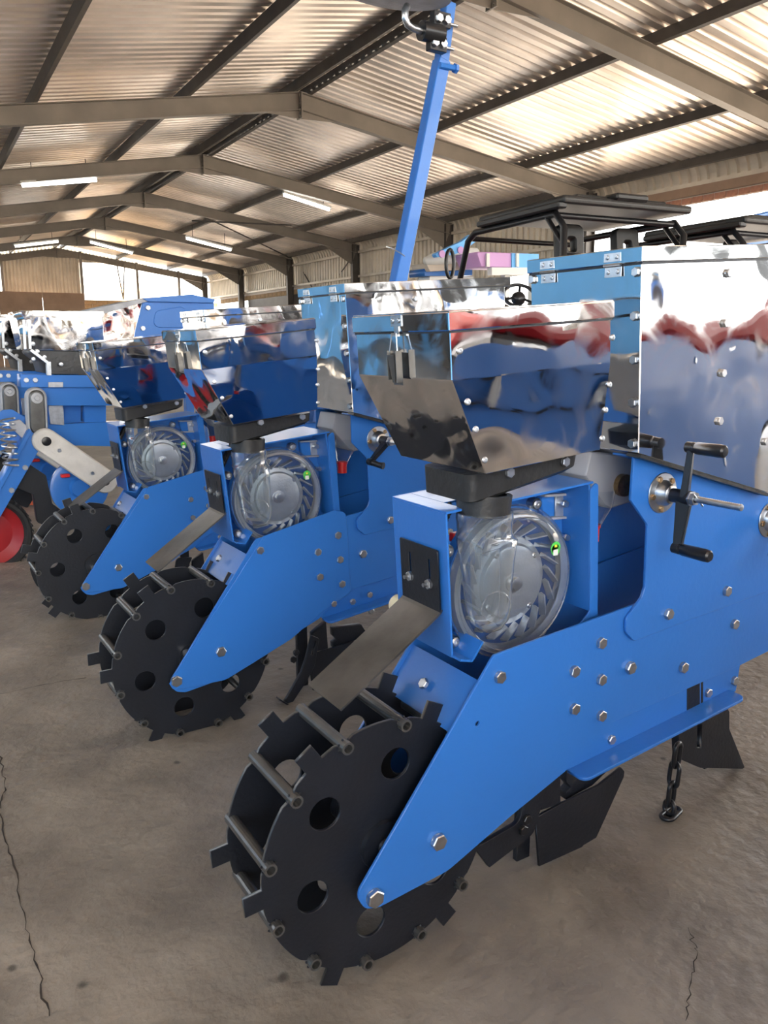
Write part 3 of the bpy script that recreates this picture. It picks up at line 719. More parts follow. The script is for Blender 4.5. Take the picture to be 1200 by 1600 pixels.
    # embossed mounting bracket at the upper right with two hex bolts
    p = xz([(846, 772), (904, 762), (904, 853), (850, 858)], .074)
    plate('mounting_plate', rounded(p, .008, 4), .074, .014, BLUE, R, bev=.002)
    for yy in (774, 810):
        a = by(846, yy, .07); b2 = by(892, yy - 3, .07); bar_obj('mounting_rib', a, b2, .016, .004, GREYCAST, R)
    plate('mounting_web', xz([(868, 776), (893, 772), (893, 808), (868, 808)], .070), .070, .004, ALU, R)
    for px, py in ((886, 788), (888, 841)):
        b = bmesh.new(); p = by(px, py, .052); add_cyl(b, p, p + Vector((0, .025, 0)), .0052, seg=12); from_bm('stud', b, ZINC, R)
        fast('bolt', BOLT, p + Vector((0, .008, 0)), R, s=.62)
    # hose / spring behind the cover
    pts = []
    for k in range(60):
        t = k / 59; pts.append(bp(.018 + .028 * t, .075 + .006 * math.cos(k * .9), -.055 + .045 * t + .009 * math.sin(k * .9)))
    tube_obj('bellows_hose', pts, .0028, PLASTIC, R, 6)
    b = bmesh.new(); add_cyl(b, bp(.016, .08, -.056), bp(.048, .08, -.008), .008, seg=12); from_bm('inner_hose', b, PLASTIC, R)
    for px, py in ((704, 838), (706, 925)):   # red clips inside the bracket
        p = by(px, py, .10); box_obj('red_clip', p.x - .004, p.x + .012, .085, .10, p.z - .008, p.z + .008, RED, R, .002)
    # sticker
    sp = by(868, 856, .0285); b = bmesh.new(); add_cyl(b, sp, sp + Vector((0, -.0006, 0)), .0112, seg=24)
    add_cyl(b, sp + Vector((0, 0, -.004)), sp + Vector((0, -.0006, -.004)), .0100, seg=24); st = from_bm('sticker', b, GREEN, R); part_label(st, 'round green sticker with a small white square')
    box_obj('sticker_print', sp.x - .0028, sp.x + .0028, sp.y - .0009, sp.y - .0006, sp.z + .001, sp.z + .006, YELLOW, R)
    box_obj('sticker_square', sp.x - .0052, sp.x + .0052, sp.y - .0010, sp.y - .0006, sp.z - .0135, sp.z - .003, WHITE, R)
    # ---- seed inlet: collar and clear chute
    ic = Vector((.203, .020, 0))
    revolve_obj('inlet_collar', [(0, .036), (0, .043), (.034, .0445), (.034, .036)], ic + Vector((-.002, 0, .728)), (.07, 0, 1), PLASTIC, R, 36)
    rings = []; bm = bmesh.new()
    prof = [(.733, .0, .0455, .0455), (.722, .0, .0465, .0465), (.718, .0, .0455, .0455), (.700, .001, .045, .044), (.694, .001, .0475, .046), (.689, .002, .0455, .044), (.655, .004, .044, .036), (.60, .008, .042, .026), (.57, .011, .041, .022), (.548, .013, .034, .020), (.532, .015, .020, .012), (.528, .016, .004, .004)]
    for z, dx, rx, ry in prof:
        ring = []
        for k in range(40):
            a = 2 * PI * k / 40; c, s_ = math.cos(a), math.sin(a); e = .7 if z < .69 else 1
            ring.append(bm.verts.new((ic.x + dx + rx * math.copysign(abs(c) ** e, c), ic.y - .002 + (ry * math.copysign(abs(s_) ** e, s_)) + (0.0 if z > .69 else -.004), z)))
        rings.append(ring)
    for A_, B_ in zip(rings, rings[1:]):
        for k in range(40): bm.faces.new((A_[k], A_[(k + 1) % 40], B_[(k + 1) % 40], B_[k]))
    from_bm('seed_chute', bm, CHUTE, R, smooth=True)
    bm = bmesh.new()
    add_tube(bm, [Vector((ic.x + .005 + .030 * math.cos(t), -.010, .575 + .030 * math.sin(t))) for t in [PI * k / 14 for k in range(15)]], .0011, 5)
    add_tube(bm, [Vector((ic.x - .036, -.012, .672)), Vector((ic.x + .002, -.020, .680)), Vector((ic.x + .006, -.018, .56))], .0009, 5)
    from_bm('chute_seams', bm, CHUTE, R)
    # ---- funnel base
    def rrect(x0, x1, y0, y1, r): return rounded([(x0, y0), (x1, y0), (x1, y1), (x0, y1)], r, 4)
    def lift(pts, f): return [(x, y, f(x)) for x, y in pts]
    top = lift(rrect(.142, .372, -.020, .112, .018), lambda x: .800 + (x - .142) * .085)
    mid = lift(rrect(.144, .370, -.018, .110, .018), lambda x: .757 + (x - .142) * .185)
    low = lift(rrect(.158, .358, -.010, .070, .018), lambda x: .754 + (x - .158) * .18)
    bm = bmesh.new(); loops = [[bm.verts.new(p) for p in lp] for lp in (top, mid, low)]
    for A_, B_ in zip(loops, loops[1:]):
        n_ = len(A_)
        for k in range(n_): bm.faces.new((A_[k], A_[(k + 1) % n_], B_[(k + 1) % n_], B_[k]))
    bm.faces.new(loops[0]); bm.faces.new(loops[-1])
    from_bm('funnel_base', bm, PLASTIC, R, auto=.5)
    for px, py in ((795, 738), (882, 721)): fast('bolt', BOLT, by(px, py, -.020), R, s=.78)
    # ---- stainless hopper
    HT = TM(.0575, .946)
    def hp(s, y, h): return HT @ Vector((s, y, h))
    W_, HB = .304, -.137
    yn, yf = -.083, .165
    bm = bmesh.new()
    L0 = [hp(0, yn, .0655), hp(W_, yn, .0655), hp(W_, yf, .0655), hp(0, yf, .0655)]
    L1 = [hp(0, yn, 0), hp(W_, yn, 0), hp(W_, yf, 0), hp(0, yf, 0)]
    L2 = [hp(.064, yn + .013, HB - .003), hp(W_ - .008, yn + .013, HB), hp(W_ - .008, yf - .012, HB), hp(.064, yf - .012, HB - .003)]
    vs_ = [[bm.verts.new(p) for p in q] for q in (L0, L1, L2)]
    for A_, B_ in zip(vs_, vs_[1:]):
        for k in range(4): bm.faces.new((A_[k], A_[(k + 1) % 4], B_[(k + 1) % 4], B_[k]))
    bm.faces.new(vs_[0]); bm.faces.new(vs_[2])
    ed = [e for e in bm.edges]
    bmesh.ops.bevel(bm, geom=ed, offset=.0011, segments=1, affect='EDGES')
    hop = from_bm('seed_hopper', bm, MIRROR, R)
    bm = bmesh.new(); add_box(bm, -.004, W_ + .004, yn - .004, yf + .004, .066, .0905, .0012, HT); add_box(bm, -.0025, W_ + .0025, yn - .0025, yf + .0025, .0905, .0925, .0006, HT)
    from_bm('hopper_lid', bm, MIRROR, R)
    bm = bmesh.new(); add_box(bm, -.0015, W_ + .0015, yn - .0015, yf + .0015, .0630, .0665, 0, HT); from_bm('lid_seal', bm, BLACK, R)
    for px, py, k in ((718, 548, 0), (730.5, 628, .25), (743, 671, .55), (757, 718.7, .9), (956.7, 527.4, 0), (952, 601, .2), (946, 640.5, .5), (941, 685, .85)):
        fast('rivet', RIVET, by(px, py, yn + .013 * k - .0003), R, rot=(-.09 if k else 0, 0, 0), s=.8)
    # over-centre latch on the rear face
    ly = bx(628, 500, .057).y
    def lp(dx, dy, h): return hp(-.004 + dx, ly + dy, h)
    bm = bmesh.new(); T = HT
    add_box(bm, -.0058, -.0042, ly - .014, ly + .014, .074, .090, .0004, HT); add_box(bm, -.0056, -.0040, ly - .006, ly + .006, .062, .076, 0, HT)
    add_box(bm, -.0100, -.0056, ly - .009, ly + .009, .060, .063, 0, HT)
    from_bm('latch_catch', bm, ZINC, R)
    for dy in (-.008, .008): fast('rivet', RIVET, hp(-.0058, ly + dy, .082), R, rot=TO_MX, s=.6)
    bm = bmesh.new()
    for sgn in (-1, 1): add_tube(bm, [hp(-.010, ly + sgn * .006, .064), hp(-.013, ly + sgn * .011, .034)], .0011, 6)
    add_tube(bm, [hp(-.010, ly - .006, .064), hp(-.010, ly + .006, .064)], .0011, 6)
    from_bm('latch_wire', bm, ZINC, R)
    bm = bmesh.new(); add_box(bm, -.017, -.006, ly - .012, ly - .0105, -.006, .040, .0003, HT); add_box(bm, -.017, -.006, ly + .0105, ly + .012, -.002, .040, .0003, HT)
    add_box(bm, -.0072, -.0055, ly - .012, ly + .012, -.010, .036, .0004, HT)
    b = bmesh.new(); vv = [b.verts.new(v) for v in ((-.018, ly - .009, .034), (-.018, ly + .009, .034), (-.014, ly + .004, -.006), (-.014, ly - .004, -.006), (-.016, ly - .009, .034), (-.016, ly + .009, .034), (-.012, ly + .004, -.006), (-.012, ly - .004, -.006))]
    for f in ((0, 1, 2, 3), (4, 5, 6, 7), (0, 1, 5, 4), (1, 2, 6, 5), (2, 3, 7, 6), (3, 0, 4, 7)): b.faces.new([vv[i] for i in f])
    merge(bm, b, HT); from_bm('latch_lever', bm, STEEL, R)
    uppers = list(R.children)[U0:]
    # ---- fertiliser hopper
    YB = -.058; YBF = .200
    fo = [(.4462, 1.119), (.4668, .815), (.843, .7117), (1.0, .71), (.975, 1.165)]
    bm = bmesh.new(); A_ = [bm.verts.new((x, YB, z)) for x, z in fo]; B_ = [bm.verts.new((x, YBF, z)) for x, z in fo]
    for k in range(5): bm.faces.new((A_[k], A_[(k + 1) % 5], B_[(k + 1) % 5], B_[k]))
    bm.faces.new(A_); bm.faces.new(B_); bmesh.ops.bevel(bm, geom=list(bm.edges), offset=.0015, segments=1, affect='EDGES')
    fh = from_bm('fertiliser_hopper', bm, MIRROR, R)
    LT = TM(.4452, 1.1215)
    bm = bmesh.new(); add_box(bm, -.004, .55, YB - .005, YBF + .005, 0, .0235, .0012, LT); from_bm('fertiliser_lid', bm, MIRROR, R)
    bm = bmesh.new(); add_box(bm, -.001, .55, YB - .002, YBF + .002, -.004, .001, 0, LT); from_bm('lid_seal', bm, BLACK, R)
    for px, py in ((1137, 427), (1132, 505), (1128, 583), (1123, 658)): fast('bolt', BOLT, by(px, py, YB), R, s=.72)
    for px, py in ((1195, 690),): fast('bolt', BOLT, by(px, py, YB), R, s=.7)
    for px, py in ((995, 425), (992.7, 494), (991.7, 562), (990, 629), (988.7, 693), (833, 437)):
        p = bx(px, py, .446); x_ = .4462 + (1.119 - p.z) * .0677; p = bx(px, py, x_ - .0005); fast('bolt', BOLT, p, R, rot=TO_MX, s=.72)
    for px, py in ((858, 411), (960, 402)):
        p = bx(px, py, .445); bm = bmesh.new()
        add_box(bm, -.0015, 0, -.018, .018, .002, .016, .0003, Matrix.Translation((.4412, p.y, 1.1235))); add_box(bm, -.0015, 0, -.018, .018, -.022, -.006, .0003, Matrix.Translation((.4448, p.y, 1.1235)))
        add_cyl(bm, (.4410, p.y - .018, 1.1205), (.4410, p.y + .018, 1.1205), .0026, seg=8)
        from_bm('lid_hinge', bm, ZINC, R)
        for dy in (-.010, .010):
            fast('rivet', RIVET, (.4397, p.y + dy, 1.1325), R, rot=TO_MX, s=.6); fast('rivet', RIVET, (.4433, p.y + dy, 1.1095), R, rot=TO_MX, s=.6)
    bar_obj('hopper_edge_strip', (.466, YB + .01, .8115), (.843, YB + .01, .7075), .03, .0055, PLASTIC, R)
    # ---- fertiliser metering box with red spout
    gp = xz([(923.6, 706), (990, 712), (990, 784), (954, 795), (944, 790), (914, 744)], .055)
    plate('metering_box', rounded(gp, .004, 3), .055, .09, GREYPL, R, bev=.003)
    tc_ = by(974, 758, .050); revolve_obj('metering_shaft', [(0, 0), (0, .021), (.03, .021)], tc_ + Vector((0, -.006, 0)), (0, 1, 0), RUST, R, 24)
    Y2 = .98
    fz = [by(535, 700, Y2), by(571, 700, Y2), by(553, 727, Y2), by(541, 726, Y2)]; fz = [p - Vector((0, .9125, 0)) for p in fz]
    bm = bmesh.new(); rr = []
    for (cx_, cz_, rx_, ry_) in ((fz[0].x * .5 + fz[1].x * .5, fz[0].z + .02, .032, .03), (fz[0].x * .5 + fz[1].x * .5 - .004, fz[0].z - .012, .030, .028), (fz[2].x * .5 + fz[3].x * .5, fz[2].z, .014, .014)):
        rr.append([bm.verts.new((cx_ + rx_ * math.cos(2 * PI * k / 20), .07 + ry_ * math.sin(2 * PI * k / 20), cz_)) for k in range(20)])
    for A_, B_ in zip(rr, rr[1:]):
        for k in range(20): bm.faces.new((A_[k], A_[(k + 1) % 20], B_[(k + 1) % 20], B_[k]))
    from_bm('drop_funnel', bm, CLEAR, R, smooth=True)
    c = (fz[2] + fz[3]) / 2; revolve_obj('red_spout', [(0, .0115), (0, .0155), (.006, .0155), (.006, .0135), (.032, .0135), (.032, .011)], Vector((c.x, .07, c.z + .004)), (0, 0, -1), RED, R, 24)
    # ---- opener: shank, blade, slotted bar, shoe
    box_obj('opener_shank', .352, .385, .075, .088, .012, .42, BLACK, R, .001)
    Yb = .05
    bo = xz([(837, 1278), (877, 1256), (936, 1227), (971, 1199), (976, 1205), (975, 1214), (932, 1309), (912, 1321), (909, 1331), (885, 1350), (842, 1370)], Yb)
    bo = [(x, max(z, .004)) for x, z in bo]
    bl = plate('opener_blade', rounded(bo, [0, 0, 0, .003, .004, .004, .003, .004, .004, .02, 0], 3), Yb, .006, BLACK, R)
    plate('blade_gusset', xz([(846, 1266), (848, 1225), (876, 1195), (876, 1256)], .055), .055, .02, BLACK, R)
    plate('tooth_rack', rounded(xz([(884, 1250), (884, 1238), (892, 1230), (885, 1222), (885, 1205), (940, 1190), (948, 1206), (925, 1228)], .065), .002, 2), .065, .02, BLACK, R)
    sb = xz([(742, 1326), (765, 1356), (834, 1303), (846, 1262), (862, 1222), (845, 1226), (822, 1232), (812, 1285)], .02)
    plate('bent_strap', rounded(sb, [.002, .002, .02, .004, .003, .003, .02, .02], 4), .02, .010, BLACK, R)
    for px, py in ((822, 1279), (816, 1296)): fast('bolt', BOLT, by(px, py, .020), R, s=.9).data = BOLT_BLK
    so_ = xz([(1060, 1142), (1135, 1103), (1140, 1112), (1140, 1139), (1164, 1199), (1160, 1205), (1095, 1200), (1087, 1197), (1062, 1186)], .068)
    so_ = [(x, max(z, .003)) for x, z in so_]
    plate('front_shoe', rounded(so_, .002, 2), .068, .02, BLACK, R, holes=[[(q[0], q[1]) for q in xz([(1090, 1132), (1097, 1132), (1096, 1168), (1089, 1168)], .068)]])
    box_obj('front_shank', .93, .975, .085, .10, .03, .42, BLACK, R, .001)
    return R, uppers
bm = bmesh.new(); bm.from_mesh(BOLT); BOLT_BLK = bpy.data.meshes.new('black_bolt'); bm.to_mesh(BOLT_BLK); bm.free(); BOLT_BLK.materials.append(CAST)

def dup_unit(R, uppers, loc, label, group, Tup):
    r = R.copy(); COL.objects.link(r); r.location = loc; r['label'] = label; r['group'] = group
    up = set(o.name for o in uppers); r0 = Vector(R['_o'])
    for ch in list(R.children):
        c = ch.copy(); COL.objects.link(c); c.parent = r
        if ch.name in up and Tup is not None:
            c.matrix_basis = Matrix.Translation(-r0) @ Tup @ Matrix.Translation(r0) @ ch.matrix_basis
        for g in ch.children:
            d = g.copy(); COL.objects.link(d); d.parent = c
    return r
GRP = 'planter row units standing side by side'
U1, UP1 = build_unit('nearest blue planter row unit, two-armed black crank, mirror-steel seed hopper right of centre', GRP)
def piv(a, x, z, dz=0): return Matrix.Translation((x, 0, z + dz)) @ Matrix.Rotation(-a, 4, 'Y') @ Matrix.Translation((-x, 0, -z))
SP = .9555
base = Vector(U1['_o'])
U2 = dup_unit(U1, UP1, base + Vector((0, SP, 0)), 'middle blue planter row unit with a single black crank, between the two others', GRP, piv(math.radians(1.7), .43, .6))
U3 = dup_unit(U1, UP1, base + Vector((.0075, 2.0147, -.030)), 'furthest of the three blue planter row units, behind a beige scraper flap on the left', GRP, piv(math.radians(1.7), .43, .6))
U2['_o'] = tuple(base); U3['_o'] = tuple(base)
U2['_o'] = tuple(base)
for u, ph in ((U1, 0), (U2, -4.45), (U3, -20)):
    for c in u.children:
        if c.name.startswith('press_wheel'): 
            c.rotation_euler = (0, -math.radians(ph), 0)
            if u is U2: c.location += Vector((.0113, 0, -.008))
            if u is U3: c.location += Vector((0, 0, .022))
HUBP = Vector((.5555, YP - .0062, .737))
crank(U1, HUBP, True); crank(U2, HUBP, False); crank(U3, HUBP, False)
HUB2 = Vector((by(1192, 812, YP).x + .012, YP - .0062, by(1192, 812, YP).z))
crank(U1, HUB2, False)
# arm end and joint line that the middle unit shows

# chain hanging from the first unit, last link lying on the floor
ch = thing('safety_chain', (.79, .065, 0), 'short black chain hanging to the floor beneath the nearest unit', 'chain')
def chain_link(p, q, rotz, flat=False):
    p = Vector(p); q = Vector(q); d = q - p; L = d.length; u = d.normalized(); s = Vector((math.cos(rotz), math.sin(rotz), 0))
    s = (s - u * s.dot(u)).normalized(); w_ = .0125; pts = []
    for k in range(24):
        a = 2 * PI * k / 24; c_, s__ = math.cos(a), math.sin(a)
        pts.append((p + q) / 2 + u * (c_ * w_ + math.copysign(L / 2 - w_, c_)) + s * (s__ * w_))
    tube_obj('chain_link', pts, .0050, CAST, ch, 8, True)
zs = [.150, .108, .066, .026]
x0, y0 = by(1052, 1195, .036).x, .036
chain_link((x0 + .012, y0, .165), (x0 + .008, y0, .112), .2); chain_link((x0 + .008, y0, .121), (x0 + .003, y0, .068), 1.4)
chain_link((x0 + .003, y0, .077), (x0, y0, .024), .2); chain_link((x0, y0, .034), (x0 - .004, y0, .004), 1.5)
chain_link((x0 - .028, y0 - .01, .006), (x0 + .03, y0 + .004, .006), 1.5)

# the middle and furthest units: arm plate lapped over the beam, narrower frame plate
def arm_lap(U):
    Y2_ = YP + SP
    pts = xz([(264, 1068), (406.5, 845), (410, 838), (522, 797), (540, 800), (548, 925), (500, 957), (455, 998), (352, 1062), (284, 1076), (270, 1077)], Y2_)
    plate('arm_lap_plate', rounded(pts, [.0, 0, .008, 0, .02, .02, .03, .1, .06, .02, .01], 5), YP - .0030, .0028, BLUE, U)
arm_lap(U2); arm_lap(U3)
for px, py in ((521, 943), (577, 929), (524, 969.5), (579, 954)): fast('bolt', BOLT, by(px, py, YP + SP + .0) - Vector((0, SP, 0)), U2, s=.85)
for c in list(U2.children):
    if c.name.startswith('bent_strap'): bpy.data.objects.remove(c)
q = xz([(487, 993), (499, 998), (492, 1040), (481, 1062), (454, 1103), (445, 1096), (470, 1052), (478, 1030)], .02 + SP)
hol = xz([(491.5, 1001), (494, 1002), (488.5, 1024), (486, 1023)], .02 + SP)
plate('slotted_strap', rounded(q, .003, 3), .02, .010, BLACK, U2, holes=[hol])
a_ = by(434, 1091, .02 + SP) - Vector((0, SP, 0)); b_ = by(454, 1103, .02 + SP) - Vector((0, SP, 0)); bar_obj('strap_foot', a_, b_, .02, .004, BLACK, U2)
revolve_obj('cream_roller', [(0, 0), (0, .018), (.03, .018), (.03, 0)], by(634, 950, .20), (0, 1, 0), SEAL, U1, 28)

# =================================================================== BLUE MARKER ARM
t = thing('marker_arm', tuple(by(620, 440, 1.75)), 'tall blue square-tube marker arm leaning up behind the hoppers', 'marker arm')
YM = 1.75
a = by(621, 445, YM); b = by(690, 95, YM); c = by(701, 5, YM)
a = a - (b - a) * .9
bar_obj('outer_tube', a, b, .052, .052, BLUE, t, .003)
bar_obj('inner_tube', b - (c - b) * .05, c, .043, .043, BLUE, t, .003)
p = by(693, 108, YM); bm = bmesh.new(); add_cyl(bm, p + Vector((-.04, -.03, 0)), p + Vector((.04, -.03, 0)), .011, seg=8); add_cyl(bm, p + Vector((.028, -.03, 0)), p + Vector((.04, -.03, 0)), .018, seg=6); from_bm('stop_bolt', bm, BLUE, t)
for q in ((683, 35), (677, 72)):
    p = by(*q, YM - .03); bm = bmesh.new(); add_box(bm, -.038, .038, -.035, -.005, -.026, .026, .002, Matrix.Translation(p)); from_bm('clamp', bm, CAST, t)
    for dx in (-.018, .018): fast('bolt', BOLT, p + Vector((dx, -.035, 0)), t, s=1.5)
    bm = bmesh.new(); add_cyl(bm, p + Vector((.03, -.01, 0)), p + Vector((.085, -.01, 0)), .006, seg=10); from_bm('clamp_stud', bm, ZINC, t)
p0 = by(690, 55, YM - .06); p1 = by(658, 48, YM - .06)
bm = bmesh.new(); add_cyl(bm, p0, p1, .033, seg=24); from_bm('bearing_sleeve', bm, CAST, t, auto=.6)
bm = bmesh.new(); add_cyl(bm, p0 + (p0 - p1).normalized() * .001, p0 + (p0 - p1).normalized() * .006, .018, seg=20); from_bm('sleeve_cap', bm, ZINC, t)
tube_obj('axle_bend', [by(658, 48, YM - .06), by(645, 44, YM - .06), by(637, 38, YM - .06), by(633, 28, YM - .06), by(633, 16, YM - .06), by(636, 10, YM - .05)], .013, ZINC, t, 12)
bm = bmesh.new(); add_revolve(bm, [(-.018, 0), (-.016, .10), (0, .215), (.004, .215), (-.010, .10), (-.012, 0)], by(612, -12, YM - .02), Vector((.05, -.16, 1)), 48)
from_bm('marker_disc', bm, GREYCAST, t, auto=.6)
tube_obj('wire_tie', [by(603, 385, YM - .05), by(612, 388, YM - .06), by(625, 395, YM - .06), by(632, 400, YM - .05)], .0022, ZINC, t, 6)

# =================================================================== SIDE-BY-SIDE VEHICLES
def utv(ox, oy, label, rz=-.22):
    t = thing('utility_vehicle', (ox, oy, 0), label, 'vehicle', 'utility vehicles with black roofs')
    T = Matrix.Translation((ox, oy, 0)) @ Matrix.Rotation(rz, 4, 'Z')
    bm = bmesh.new(); add_box(bm, -.60, .60, -.64, .50, 1.95, 2.01, .025, T, 3); add_box(bm, -.42, .42, -.55, .42, 2.0, 2.04, .015, T, 2); add_box(bm, -.63, -.55, -.62, .48, 1.92, 1.965, .01, T)
    add_box(bm, -.15, .15, -.66, -.50, 2.0, 2.05, .015, T); from_bm('roof', bm, PLASTIC, t)
    bm = bmesh.new()
    for x in (-.56, .56):
        add_tube(bm, [T @ Vector((x, -.62, .8)), T @ Vector((x, -.60, 1.80)), T @ Vector((x, -.50, 1.90)), T @ Vector((x, .60, 1.90)), T @ Vector((x, .72, 1.84)), T @ Vector((x * 1.0, 1.05, 1.05))], .027, 10)
        add_tube(bm, [T @ Vector((x, -.60, 1.68)), T @ Vector((x, -.38, 1.90))], .02, 8)
    add_tube(bm, [T @ Vector((-.56, -.60, 1.60)), T @ Vector((.56, -.60, 1.60))], .024, 8); add_tube(bm, [T @ Vector((-.56, -.50, 1.89)), T @ Vector((.56, -.50, 1.89))], .022, 8)
    add_tube(bm, [T @ Vector((-.56, .70, 1.86)), T @ Vector((.56, .70, 1.86))], .022, 8)
    from_bm('roll_cage', bm, CAST, t, auto=.8)
    for x in (-.27, .27):
        me = plate_mesh(rounded([(-.12, -.42), (.12, -.42), (.12, .30), (-.12, .30)], [.03, .03, .05, .05], 4), [rounded([(-.035, .10), (.035, .10), (.035, .20), (-.035, .20)], .02, 3)], .08, .012, T @ Matrix.Translation((x, -.30, 1.57)) @ Matrix.Rotation(-.12, 4, 'X') @ RX)
        link('seat_back', me, None, t); me.materials.clear(); me.materials.append(PLASTIC)
        bm = bmesh.new(); add_box(bm, x - .22, x + .22, -.28, .20, .80, .92, .03, T, 2); from_bm('seat_cushion', bm, PLASTIC, t)
    bm = bmesh.new(); add_box(bm, -.68, .68, -1.45, -.65, .72, 1.05, .03, T, 2); from_bm('cargo_bed', bm, REDRIM, t)
    bm = bmesh.new(); add_box(bm, -.68, .68, -.65, 1.55, .42, .80, .06, T, 2); add_box(bm, -.60, .60, .85, 1.60, .78, 1.08, .08, T, 2); from_bm('body', bm, REDRIM, t)
    for x in (-.66, .66):
        for y in (-.95, 1.15):
            bm = bmesh.new(); add_revolve(bm, [(-.12, 0), (-.12, .17), (-.13, .20), (-.12, .30), (-.07, .33), (.07, .33), (.12, .30), (.13, .20), (.12, .17), (.12, 0)], T @ Vector((x, y, .33)), T.to_3x3() @ Vector((1, 0, 0)), 28)
            from_bm('tyre', bm, RUBBER, t, auto=.6)
    c = T @ Vector((-.27, .55, 1.18)); ax = (T.to_3x3() @ Vector((0, -.8, .6))).normalized(); u = ax.orthogonal().normalized(); v = ax.cross(u)
    bm = bmesh.new(); add_tube(bm, [c + (u * math.cos(2 * PI * k / 24) + v * math.sin(2 * PI * k / 24)) * .17 for k in range(24)], .014, 8, True); add_tube(bm, [c - u * .17, c + u * .17], .012, 6); add_tube(bm, [c, c - ax * .4], .02, 8)
    from_bm('steering_wheel', bm, CAST, t, auto=.8)
    return t
utv(4.29, 3.97, 'black-roofed red utility vehicle parked behind the nearest tall hopper', -.125)
utv(6.2, 3.9, 'second black-roofed red utility vehicle at the right edge, by the open doorway', -.1)
# blue canopy corner at the right edge
bm = bmesh.new(); add_box(bm, 0, 1.2, 0, 1.0, 0, .06, .02); add_box(bm, 0, 1.2, 0, .04, -.5, 0, .01); p = by(1172, 345, 4.9)
for v in bm.verts: v.co = Vector((v.co.x + p.x, v.co.y + p.y, v.co.z + p.z - v.co.y * .1 + v.co.x * .22))
tag(from_bm('blue_hood', bm, BLUE), 'blue machine hood with sloping top at the right edge behind the hopper', 'machine hood')

# small blue tractor whose wheel shows between the hoppers
p = by(811, 462, 3.1); t = thing('small_tractor', (p.x, p.y, 0), 'low blue tractor with a black steering wheel, between the two tall hoppers', 'tractor')
ax = Vector((-.35, -.62, .70)).normalized(); u = ax.orthogonal().normalized(); v = ax.cross(u); bm = bmesh.new()
add_tube(bm, [p + (u * math.cos(2 * PI * k / 32) + v * math.sin(2 * PI * k / 32)) * .10 for k in range(32)], .011, 8, True)
for k in range(3): a_ = k * 2.1; add_tube(bm, [p - ax * .01, p + (u * math.cos(a_) + v * math.sin(a_)) * .098], .009, 6)
add_revolve(bm, [(-.03, .045), (0, .045), (.02, .03), (.028, 0)], p - ax * .01, ax, 16)
from_bm('steering_wheel', bm, CAST, t, auto=.8)
bm = bmesh.new(); add_tube(bm, [p - ax * .02, p - ax * .35], .022, 10); from_bm('steering_column', bm, CAST, t)
bm = bmesh.new(); add_box(bm, p.x - .3, p.x + .42, p.y + .1, p.y + 1.2, .35, p.z - .07, .05, None, 2); from_bm('hood', bm, BLUE, t)
for dx in (-.35, .3):
    bm = bmesh.new(); add_revolve(bm, [(-.1, 0), (-.1, .28), (-.05, .33), (.05, .33), (.1, .28), (.1, 0)], (p.x + dx, p.y + .6, .33), (1, 0, 0), 24); from_bm('tyre', bm, RUBBER, t, auto=.6)

# =================================================================== IMPLEMENTS AGAINST THE RIGHT WALL
YI = 8.2
t = thing('implement_toolbox', tuple(by(790, 440, YI)), 'long lavender and pink box on white legs by the right wall', 'implement')
q = xz([(744, 393), (828, 396), (828, 419), (752, 417)], YI); plate('box_panel', rounded(q, .03, 3), YI, .5, PINK, t, bev=.01)
q = xz([(800, 395.5), (842, 397), (842, 420), (800, 418.5)], YI - .02); plate('blue_end', q, YI - .02, .54, BLUE2, t)
for px in (762, 808): p0 = by(px, 396, YI - .03); p1 = by(px, 417, YI - .03); bar_obj('strap', p0, p1, .03, .05, WHITE, t)
for px in (790, 833):
    p0 = by(px, 419, YI + .1); bar_obj('stand_leg', p0, (p0.x, p0.y, 0.01), .09, .09, WHITE, t)
bar_obj('stand_rail', by(765, 424, YI), by(842, 424, YI), .1, .1, WHITE, t)
t = bundle = thing('white_wrapped_bundle', tuple(by(700, 420, YI + .6)), 'white covered bundle with a blue tray beside the pink box', 'bundle')
bm = bmesh.new(); P_ = [by(x, y, YI + .6) for x, y in ((664, 408), (680, 404), (700, 402), (720, 398), (744, 396))]; add_tube(bm, P_, [.05, .09, .10, .09, .08], 12); from_bm('cover', bm, WHITE, t, smooth=True)
q = xz([(666, 411), (744, 402), (744, 420), (672, 424)], YI + .6); plate('crate', q, YI + .6, .4, BEIGE, t)
q = xz([(663, 420), (700, 424), (738, 420), (738, 430), (664, 431)], YI + .7); plate('blue_tray', q, YI + .7, .4, BLUE, t)
p0 = by(700, 431, YI + .9); box_obj('stand', p0.x - .4, p0.x + .4, p0.y - .1, p0.y + .2, 0, p0.z, WHITE, t)
t = thing('blue_boom', tuple(by(700, 392, YI + .3)), 'bent blue boom with pink patches above the white bundle', 'implement')
q = xz([(680, 397), (704, 385), (722, 377), (737, 366), (745, 368), (744, 377), (730, 388), (712, 397), (684, 402)], YI + .3); plate('boom', rounded(q, .02, 3), YI + .3, .1, BLUE2, t)
for (x, y) in ((690, 397), (719, 391)):
    p = by(x, y, YI + .29); b = bmesh.new(); add_cyl(b, p, p + Vector((0, -.02, 0)), .05, seg=16); from_bm('pink_patch', b, PINK, t)
tube_obj('hoop', [by(703 + 6 * math.cos(a_), 412 + 22 * math.sin(a_), YI - .3) for a_ in [2 * PI * k / 20 for k in range(20)]], .025, CAST, bundle, 8, True)

